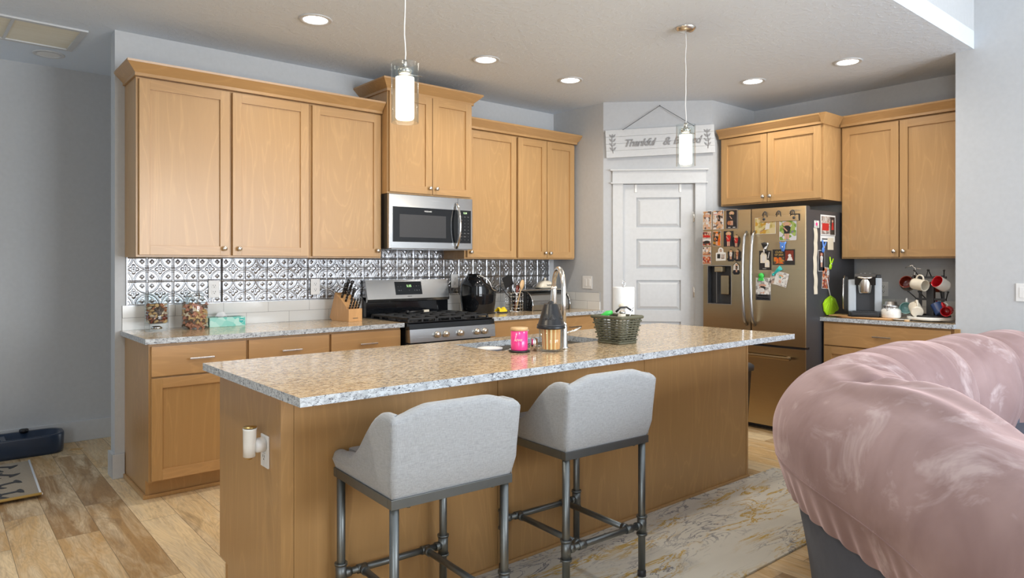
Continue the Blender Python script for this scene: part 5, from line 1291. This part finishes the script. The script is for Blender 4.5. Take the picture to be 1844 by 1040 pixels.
def treat_bone(b, c, k=1.0):
    P0 = [(-.024, -.003), (-.024, -.012), (-.016, -.012), (-.012, -.005), (.012, -.005), (.016, -.012), (.024, -.012), (.024, -.003), (.024, .012), (.016, .012), (.012, .005), (-.012, .005), (-.016, .012), (-.024, .012)]
    bb = B(); bb.prism([(x * k, y * k) for x, y in P0], -.004, .004, 'xz')
    bb.xf(Matrix.Translation(c) @ Matrix.Rotation(rnd.uniform(-.6, .6), 4, 'Z') @ Matrix.Rotation(rnd.uniform(-.9, .9), 4, 'Y'))
    me = bpy.data.meshes.new('tmp'); bb.bm.to_mesh(me); bb.bm.free(); b.bm.from_mesh(me); bpy.data.meshes.remove(me)
mats_t = ['rust', 'tandk', 'tan', 'bone', 'redd']
for k in range(56):
    lv, q = divmod(k, 8); a = PI * (.72 + 1.45 * (q + .5 * (lv % 2)) / 8) + rnd.uniform(-.06, .06); b = B(); treat_disc(b, (.0485 * math.cos(a), .0485 * math.sin(a), .056 + lv * .0165 + rnd.uniform(0, .004)), rnd.uniform(.0125, .0155))
    solo('dog_treat', b, mats_t[rnd.randrange(5)], 'small round dog treat in the tall glass canister', 'dog treat', (1.078, 4.70, CT), 0, 'round treats in the canister')
b = B(); b.lathe([(0, .047), (.046, .047), (.046, .160), (.02, .170), (0, .170)], (0, 0, 0), 16); solo('dog_treats', b, 'tandk', 'brown dog treats packed in the middle of the tall canister', 'dog treats', (1.078, 4.70, CT))
bpy.data.objects['dog_treats']['kind'] = 'stuff'
t = thing('glass_jar', 'clamp-lid glass jar of bone biscuits next to the tissue box', 'jar', (1.303, 4.70, CT))
b = B(); b.lathe([(0, 0), (.070, 0), (.077, .008), (.078, .150), (.070, .180), (.052, .200), (.052, .215), (.050, .215), (.050, .199), (.068, .178), (.0755, .150), (.0745, .012), (0, .008)], (0, 0, 0), 40); part('glass_body', b, 'glass', t)
b = B(); b.lathe([(.054, .216), (.056, .222), (.056, .232), (.050, .238), (.015, .242), (0, .242)], (0, 0, 0), 36); part('lid', b, 'glass', t)
b = B(); b.tube([(.0555 * math.cos(a), .0555 * math.sin(a), .207) for a in [2 * PI * i / 32 for i in range(32)]], .0018, 6, closed=True); b.tube([(-.010, -.057, .225), (-.012, -.066, .200), (0, -.070, .185), (.012, -.066, .200), (.010, -.057, .225)], .0025, 6); b.tube([(0, -.070, .185), (0, -.066, .165)], .0035, 6); part('wire_clamp', b, 'chrome', t)
mats_b = ['bone', 'tan', 'tanp', 'tan', 'tanp', 'tandk', 'bone']
for k in range(54):
    lv, q = divmod(k, 6); a = PI * (.74 + 1.42 * (q + .5 * (lv % 2)) / 6) + rnd.uniform(-.08, .08); b = B(); treat_bone(b, (.054 * math.cos(a), .054 * math.sin(a), .020 + lv * .0165), .95)
    solo('bone_biscuit', b, mats_b[rnd.randrange(7)], 'bone-shaped dog biscuit in the clamp-lid jar', 'dog biscuit', (1.303, 4.70, CT), 0, 'bone biscuits in the jar')
b = B(); b.lathe([(0, .010), (.050, .010), (.050, .150), (.02, .162), (0, .162)], (0, 0, 0), 16); solo('bone_biscuits', b, 'tanp', 'bone biscuits packed in the middle of the clamp-lid jar', 'dog biscuits', (1.303, 4.70, CT))
bpy.data.objects['bone_biscuits']['kind'] = 'stuff'
t = thing('tissue_box', 'flat teal tissue box with a tissue sticking out', 'tissue box', (1.512, 4.775, CT), 2)
b = B(); b.box(-.117, .117, -.055, .055, 0, .062, .001, 0); b.box(-.055, .075, -.022, .022, .0618, .0625, 0, 1); part('box', b, ['tbox', 'clothk'], t)
b = B(); b.grid(lambda u, v: Vector((-.06 + .10 * u, .012 * math.sin(u * 9) * (1 - v), .062 + v * .035 * math.sin(PI * min(1, u * 1.2 + .05)) + .004 * math.sin(u * 14))), 14, 6); part('tissue', b, 'tissue', t)
b = B(); b.prism([(-.014, .016), (.014, .016), (.014, -.008), (0, -.018), (-.014, -.008)], -.0565, -.0555, 'xz', 0); b.xf(Matrix.Translation((.090, 0, .036))); b.prism([(.080, .038), (.100, .038), (.100, .042), (.080, .042)], -.0572, -.0564, 'xz', 1); part('emblem', b, ['teal', 'clothw'], t, 'dark teal shield emblem')
# knife block
t = thing('knife_block', 'beech knife block full of black-handled knives left of the range', 'knife block', (2.335, 4.640, CT), 8)
b = B(); b.prism([(-.075, 0), (.10, 0), (.135, .02), (.065, .205), (-.022, .150), (-.075, .105)], -.058, .058, 'yz'); part('block', b, 'block', t)
b = B(); b.box(-.058, .058, -.105, -.075, 0, .092, .001); part('front_box', b, 'block', t)
b = B(); b.box(-.022, .022, -.1058, -.1048, .022, .026); part('brand_mark', b, 'dark', t)
def knife(label, x, y, z, L, k=1.0, mat='black', grp='knives in the beech block'):
    kt = thing('knife', label, 'knife', (2.335, 4.640, CT), 8, grp)
    d = Vector((0, -.42, .91)).normalized(); p = Vector((x, y, z)); n = Vector((1, 0, 0))
    b = B(); b.tube([p, p + d * L * .35, p + d * L * .8, p + d * L], [.0085 * k, .0095 * k, .009 * k, .0105 * k], 10, flat=.75); h = part('handle', b, mat, kt)
    b = B()
    for q in (.25, .5, .75): b.ball(p + d * L * q + Vector((-.0075 * k, -.003, 0)), .0028, 6); b.ball(p + d * L * q + Vector((0, -.0095 * k, -.003)), .0025, 6)
    part('rivets', b, 'chrome', h)
K = 'black riveted knife handle in the '
for label, x, y, z, L, k in ((K + 'top left slot of the block', -.036, .012, .165, .12, 1.1), (K + 'slot behind the top left knife', -.012, .040, .180, .10, 1), (K + 'top centre slot, tallest of the block', .020, .055, .188, .12, 1.25), (K + 'top right slot of the block', .045, .045, .182, .12, 1.2),
    (K + 'second row, left slot', -.030, -.028, .140, .095, 1), (K + 'second row, right slot', .030, -.012, .150, .095, 1.1)): knife(label, x, y, z, L, k)
for i, x in enumerate((-.040, -.016, .010, .034)): knife(['leftmost', 'second from the left', 'third from the left', 'rightmost'][i].join([K + 'front row, ', '']), x, -.088, .088, .085, .9)

# ================================================================= back counter, right part
t = thing('air_fryer', 'tall glossy black air fryer with a silver trim line right of the range', 'air fryer', (3.510, 4.60, CT), 0)
b = B()
def fry(u, v):
    a = u * 2 * PI; z = .008 + .325 * v; rx = .114 + .016 * math.sin(PI * v) - .040 * smooth(.72, 1.0, v); ry = rx * 1.05
    n = 3.2; ca, sa = math.cos(a), math.sin(a)
    x = rx * math.copysign(abs(ca) ** (2 / n), ca); y = ry * math.copysign(abs(sa) ** (2 / n), sa)
    z2 = z - max(0, v - .6) / .4 * (.055 * (x / rx + .55) if x / rx > -.55 else 0) * 1.4
    return Vector((x, y, z2))
b.grid(fry, 56, 26, True)
b.bm.verts.ensure_lookup_table(); b.bm.faces.new([b.bm.verts[i * 26 + 25] for i in range(56)]); b.bm.faces.new([b.bm.verts[i * 26] for i in range(56)][::-1]); part('body', b, 'gloss', t)
b = B(); b.tube([(-.075, -.085, .325), (-.04, -.108, .312), (.0, -.126, .290), (.020, -.134, .262), (.034, -.138, .225), (.050, -.139, .203), (.075, -.136, .196), (.105, -.120, .200), (.122, -.080, .210)], .0042, 10); part('trim_line', b, 'nickel', t, 'silver curved trim line')
b = B(); b.box(-.11, .11, -.10, .10, 0, .012, .006); part('foot_base', b, 'rubber', t)
b = B(); b.box(.105, .150, -.025, .025, .10, .145, .010); part('handle', b, 'black', t)
b = B(); b.tube([(.0, 0, 0), (.05, -.03, 0), (.09, -.025, 0), (.12, .01, .004), (.08, .04, 0), (.02, .03, .004), (-.01, -.01, .006), (.05, -.05, .002), (.12, -.03, .003)], .0035, 6)
solo('power_cord', b, 'wire', 'black power cord coiled on the counter beside the air fryer', 'cord', (3.665, 4.535, CT + .0035))
b = B(); b.grid(lambda u, v: Vector(((u - .5) * .085 + .01 * math.sin(v * 5), (v - .5) * .06, .004 + .040 * math.sin(PI * v) * (.4 + .6 * math.sin(u * 5 + 1) ** 2))), 14, 10); b.bm.normal_update()
solo('yellow_cloth', b, 'yellow', 'crumpled yellow cloth lying on the power cord', 'cloth', (3.74, 4.575, CT + .004))
# utensil basket
ux_, uy_ = 3.925, 4.62
t = thing('wire_utensil_basket', 'round chrome wire basket holding cooking utensils', 'utensil holder', (ux_, uy_, CT))
b = B()
for z in (.003, .030, .058, .095, .130, .163): b.tube([(.078 * math.cos(a), .078 * math.sin(a), z) for a in [2 * PI * i / 36 for i in range(36)]], .0026 if z > .15 or z < .01 else .0018, 6, closed=True)
part('ring_wires', b, 'chrome', t)
b = B()
for i in range(12): a = 2 * PI * i / 12; b.tube([(.078 * math.cos(a), .078 * math.sin(a), .003), (.078 * math.cos(a), .078 * math.sin(a), .163)], .0018, 6)
b.tube([(-.078, 0, .003), (.078, 0, .003)], .0018, 6); b.tube([(0, -.078, .003), (0, .078, .003)], .0018, 6); part('upright_wires', b, 'chrome', t)
def utensil(name, label, base, tip, r, mat, head=None, hmat=None, hname='head'):
    u = thing(name, label, 'utensil', (ux_, uy_, CT))
    b = B(); b.tube([base, tuple((a + c_) / 2 for a, c_ in zip(base, tip)), tip], r, 8); part('handle', b, mat, u)
    if head: head(u, Vector(tip), (Vector(tip) - Vector(base)).normalized())
def spoon_head(mat, s=.034):
    def f(u, p, d):
        b = B(); b.ball((0, 0, 0), s, 16, (.72, .28, 1.25)); b.xf(Matrix.Translation(p + d * s * 1.0) @ Matrix.Rotation(math.atan2(d.x, d.z), 4, 'Y')); part('bowl', b, mat, u)
    return f
def turner_head(mat, w=.045, h=.10):
    def f(u, p, d):
        b = B(); b.box(-w, w, -.003, .003, 0, h, .003); b.xf(Matrix.Translation(p) @ Matrix.Rotation(math.atan2(d.x, d.z), 4, 'Y')); part('blade', b, mat, u)
    return f
def whisk_head(u, p, d):
    b = B()
    for k in range(5):
        a = PI * k / 5; b.tube([tuple(p + d * (.10 * (1 - math.cos(q)) / 2) + Vector((math.cos(a), math.sin(a), 0)) * .028 * math.sin(q)) for q in [PI * i / 12 for i in range(13)]], .0013, 5)
    part('wires', b, 'chrome', u)
utensil('wooden_spoon', 'pale wooden spoon leaning right in the utensil basket', (-.028, -.055, .008), (.028, -.06, .205), .005, 'spoon', spoon_head('spoon'))
utensil('wooden_spoon', 'darker wooden spoon behind the pale one', (-.01, -.02, .008), (.048, -.035, .195), .005, 'spoon', spoon_head('spoon', .031))
utensil('spatula', 'broad black slotted turner tilted left in the utensil basket', (.05, .02, .008), (-.045, .02, .215), .005, 'black', turner_head('black', .043, .10))
utensil('spatula', 'second black turner behind the first one', (.045, .04, .008), (-.01, .045, .225), .005, 'black', turner_head('black', .040, .09))
utensil('spatula', 'black-handled utensil sticking far out to the left over the air fryer', (.06, .0, .008), (-.15, .0, .215), .004, 'black', lambda u, p, d: None)
utensil('whisk', 'round steel wire whisk in the utensil basket', (-.01, -.04, .008), (-.008, -.045, .155), .005, 'chrome', whisk_head)
utensil('ladle', 'dark red-brown ladle in the middle of the utensil basket', (.0, .0, .008), (.016, -.02, .165), .005, 'redd', spoon_head('redd', .030))
# bread box
t = thing('bread_box', 'roll-top bread box with black ends and a stainless lid', 'bread box', (4.285, 4.655, CT), 0)
prof = [(.13, 0), (.13, .172), (-.02, .172), (-.06, .166), (-.10, .140), (-.128, .095), (-.135, .05), (-.13, 0)]
for x in (-.238, .222):
    b = B(); b.prism([(y, z) for y, z in prof], x, x + .016, 'yz'); part('end_panel', b, 'gloss', t)
    b = B(); b.tube([(x + .008, y, z) for y, z in prof[1:]], .0045, 8); part('chrome_edge', b, 'chrome', t)
b = B(); pr_ = [(.122, .004), (.122, .166), (-.02, .166), (-.058, .160), (-.096, .135), (-.122, .092), (-.129, .05), (-.125, .004)]; b.prism(pr_, -.222, .222, 'yz'); part('roll_top', b, 'steel', t)
b = B(); b.box(-.05, .05, -.150, -.128, .045, .058, .003); part('handle', b, 'chrome', t)
b = B(); b.box(-.30, .22, -.075, .13, 0, .010, .003); solo('serving_tray', b, 'nickel', 'thin flat metal tray lying on top of the bread box', 'tray', (4.27, 4.655, CT + .178))
t = thing('butter_dish', 'white ceramic butter dish with a knobbed lid on the bread box', 'butter dish', (4.33, 4.66, CT + .1885), 0)
b = B(); rloft(b, [(.085, .05, .03, 0), (.115, .070, .04, .014), (.116, .071, .04, .017), (.09, .055, .03, .012)]); part('plate', b, 'cream', t)
b = B(); rloft(b, [(.088, .048, .03, .012), (.084, .046, .03, .03), (.070, .040, .03, .055), (.045, .028, .02, .070), (.015, .012, .008, .076)]); b.tube([(0, 0, .074), (0, 0, .084)], [.007, .009], 10); b.ball((0, 0, .092), .012, 12); part('lid', b, 'cream', t)
lettering('lettering', 'butter', .024, 'dark', t, (.012, -.0475, .034), (R(72), 0, 0), depth=.0006)

# ================================================================= coffee corner
b = B(); rloft(b, [(.215, .12, .10, 0), (.225, .13, .11, .006), (.225, .13, .11, .012), (.215, .12, .10, .013)]); b.box(-.24, -.10, -.135, .02, .0135, .019, .004)
solo('serving_board', b, 'block', 'round-ended wooden board under the coffee maker and canister', 'board', (5.50, 2.285, CT), -90)
t = thing('coffee_maker', 'silver and black single-serve coffee maker', 'coffee maker', (5.545, 2.325, CT + .0135), -68); t.scale = (.98, .92, 1.07)
b = B(); b.box(-.118, .118, -.14, .14, 0, .034, .008, 0); b.box(-.100, .100, -.175, -.12, 0, .036, .012, 0); part('base', b, 'black', t)
b = B(); b.box(-.085, .085, -.172, -.045, .036, .040, .002)
for i in range(9): b.box(-.075 + i * .018, -.068 + i * .018, -.165, -.06, .040, .0415)
part('drip_grid', b, 'dark', t)
b = B(); b.box(-.064, .068, -.04, .13, .034, .235, .004); part('core', b, 'dark', t)
for q0, q1, q2 in ((-.118, -.062, .262), (.066, .118, .275)):
    b = B(); b.box(q0, q1, -.085, .135, .034, q2, .010); part('side_panel', b, 'coffee', t)
b = B(); b.prism([(.135, .225), (.135, .285), (-.04, .306), (-.11, .306), (-.135, .285), (-.11, .225)], -.070, .074, 'yz'); b.box(.074, .112, -.06, .13, .27, .298, .008); part('head', b, 'black', t)
b = B(); b.lathe([(0, .165), (.042, .165), (.046, .180), (.052, .225), (.054, .262), (.054, .272), (0, .274)], (.0, -.075, 0), 32); part('brew_holder', b, 'nickel', t)
b = B(); pts = [(-.068, -.02, .292), (-.066, -.10, .286), (-.04, -.140, .278), (0, -.150, .274), (.04, -.140, .278), (.066, -.10, .286), (.068, -.02, .292)]; b.tube(pts, .007, 10); part('lift_handle', b, 'nickel', t)
for x in (-.030, 0, .032):
    b = B(); b.lathe([(0, .3062), (.011, .3062), (.011, .309), (0, .310)], (x, -.075, 0), 16); part('button', b, 'hsteel', t)
b = B(); b.box(-.150, -.1185, -.08, .12, .034, .285, .012); part('water_tank', b, 'glass', t)
b = B(); b.tube([(-.151, -.08, .05), (-.155, -.085, .15), (-.152, -.075, .26), (-.146, -.03, .287)], .005, 8); part('tank_edge', b, 'nickel', t)
t = thing('ceramic_jar', 'white ceramic clamp jar with a grey lid beside the coffee maker', 'jar', (5.49, 2.114, CT + .0135))
b = B(); b.lathe([(0, 0), (.060, 0), (.066, .006), (.066, .055), (.058, .066), (.050, .070), (.050, .078), (0, .078)], (0, 0, 0), 36); part('body', b, 'ceramic', t)
b = B(); b.lathe([(.053, .079), (.055, .084), (.054, .096), (.042, .098), (.038, .120), (0, .122)], (0, 0, 0), 32); part('lid', b, 'hsteel', t)
b = B(); b.tube([(.053 * math.cos(a), .053 * math.sin(a), .074) for a in [2 * PI * i / 28 for i in range(28)]], .0022, 6, closed=True); b.tube([(-.056, .008, .094), (-.066, .010, .072), (-.070, .0, .055), (-.066, -.010, .072), (-.056, -.008, .094)], .0024, 6); part('wire_clamp', b, 'chrome', t)
# lazy susan and mug tree
LX, LY = 5.585, 1.878
b = B(); b.lathe([(0, 0), (.070, 0), (.075, .008), (.148, .010), (.152, .014), (.152, .030), (.146, .032), (0, .030)], (0, 0, 0), 48); solo('lazy_susan', b, 'ceramic', 'round white turntable under the mug rack', 'turntable', (LX, LY, CT))
b = B(); b.lathe([(0, 0), (.035, 0), (.062, .008), (.063, .011), (0, .008)], (0, 0, 0), 28); solo('saucer', b, 'ceramic', 'small white saucer at the left edge of the turntable', 'saucer', (5.47, 2.035, CT))
b = B(); b.lathe([(0, 0), (.018, 0), (.018, .012), (0, .012)], (0, 0, 0), 20); solo('cork_stopper', b, 'spoon', 'tiny wooden stopper in front of the saucer', 'stopper', (5.405, 1.975, CT))
MZ = CT + .032
t = thing('mug_rack', 'black metal mug tree with knob-ended arms', 'mug rack', (LX, LY, MZ))
b = B(); b.tube([(.12 * math.cos(a), .12 * math.sin(a), .006) for a in [2 * PI * i / 32 for i in range(32)]], .006, 8, closed=True); b.box(-.11, .11, -.014, .014, .0, .008); b.box(-.014, .014, -.11, .11, .0, .008); part('base_ring', b, 'black', t)
b = B(); b.box(-.02, .02, -.024, .024, .006, .235, .003); b.box(-.004, .004, -.088, -.068, .006, .30); b.box(-.004, .004, .060, .080, .006, .30); part('post', b, 'dark', t)
for zz_ in (.125, .285):
    b = B(); b.box(-.012, .012, -.10, .10, zz_ - .008, zz_ + .008, .002); part('crossbar', b, 'dark', t)
ARMS = []
for y, z, dx, dy in ((.075, .285, -.06, .015), (-.005, .285, -.06, .0), (-.085, .285, -.055, -.018), (.10, .130, -.06, .03), (.035, .130, -.075, .02), (-.07, .130, -.05, -.01), (-.10, .130, -.06, -.03), (.03, .285, .03, .0)):
    b = B(); p = Vector((0, y, z)); q = p + Vector((dx, dy, .052)); b.tube([p, q], .0038, 8); b.ball(q, .008, 10); part('arm', b, 'black', t)
def mug(label, y, z, x, mat, inner, rot, r=.041, h=.088, glob=0, hmat=None, txt=None, group='mugs on the mug rack'):
    m_ = thing('mug', label, 'mug', (LX + x, LY + y, MZ + z), 0, group); zd = Vector(rot[0]).normalized(); xd = Vector(rot[1]); xd = (xd - zd * xd.dot(zd)).normalized(); yd = zd.cross(xd); m_.rotation_euler = Matrix((xd, yd, zd)).transposed().to_euler()
    b = B(); n = 10; prof = [(0, -h / 2), (r * .88, -h / 2)] + [(r * (1 + glob * math.sin(PI * (i / n))) * (1 if i else .97), -h / 2 + h * i / n) for i in range(n + 1)]
    b.lathe(prof, (0, 0, 0), 32); part('cup', b, mat, m_)
    b = B(); k = .90; prof = [(r * (1 + glob * math.sin(PI * (i / n))) * (k if i else k * .9), -h / 2 + .006 + (h - .006) * i / n) for i in range(n, -1, -1)] + [(0, -h / 2 + .006)]; prof = [(r * .995, h / 2)] + prof
    b.lathe(prof, (0, 0, 0), 32); part('inside', b, inner, m_)
    b = B(); b.tube([(r * .97 + .030 * math.sin(a) ** .8, 0, h * .30 * math.cos(a)) for a in [PI * i / 12 for i in range(13)]], .0055, 10, flat=1.2); part('handle', b, hmat or mat, m_)
    if txt: lettering('printed_lines', txt, .010, 'dark', m_, (0, -r - .001, 0), (R(90), 0, 0), depth=.0003)
    return m_
# rot = (direction of the opening, direction of the handle)
UP = (0, 0, 1)
mug('dark speckled globe mug at the top left of the rack', .150, .238, -.02, 'mugdark', 'redd', ((-.85, -.05, .30), (-.1, -.5, .8)), .046, .080, .18)
mug('cream mug hanging sideways at the top centre of the rack', .052, .232, -.070, 'cream', 'cream', ((-.38, -.9, -.12), UP), .041, .098, 0, None, None)
mug('white mug with a deep red inside at the top right of the rack', -.090, .240, -.070, 'ceramic', 'red', ((-.85, .35, .42), (0, .6, .8)), .043, .090, .03, 'red')
mug('pale mint mug at the lower left of the rack', .162, .052, -.005, 'mint', 'mint', ((-.97, -.2, .12), UP), .043, .066, .05, 'ceramic')
mug('cream mug showing its base at the lower centre left', .070, .052, -.085, 'cream', 'cream', ((.80, .50, .42), UP), .041, .092)
mug('red mug at the lower right end of the rack', -.130, .050, -.082, 'red', 'red', ((-.96, -.1, -.08), (0, .5, 1)), .034, .078, 0, 'red')
mug('brick red mug hanging at the back of the upper row', -.025, .215, .050, 'redd', 'redd', ((-.2, -.95, 0), UP), .040, .085)
mug('small bright red mug in the middle of the lower row', -.005, .055, .060, 'red', 'red', ((.5, .8, 0), UP), .036, .080)
mug('navy and white patterned mug at the lower centre right', -.052, .060, -.012, 'navy', 'ceramic', ((.2, .5, .85), (0, -1, .2)), .036, .080, 0, 'ceramic')
b = B(); b.tube([(0, 0, 0), (0, .02, .06), (0, .012, .105), (0, .04, .125), (0, .085, .108)], .0035, 8); b.tube([(0, .012, .105), (0, -.03, .10)], .003, 6); b.ball((0, .04, .125), .010, 10, (1, 1.6, .5)); solo('corkscrew', b, 'nickel', 'metal opener hooked over the top left of the mug rack', 'opener', (LX + .03, LY + .10, MZ + .245))
b = B(); b.lathe([(0, 0), (.032, 0), (.034, .004), (.034, .30), (.03, .305), (0, .305)], (0, 0, 0), 28); solo('tumbler', b, 'redd', 'tall dark red tumbler at the right end behind the mugs', 'tumbler', (5.78, 1.745, CT))
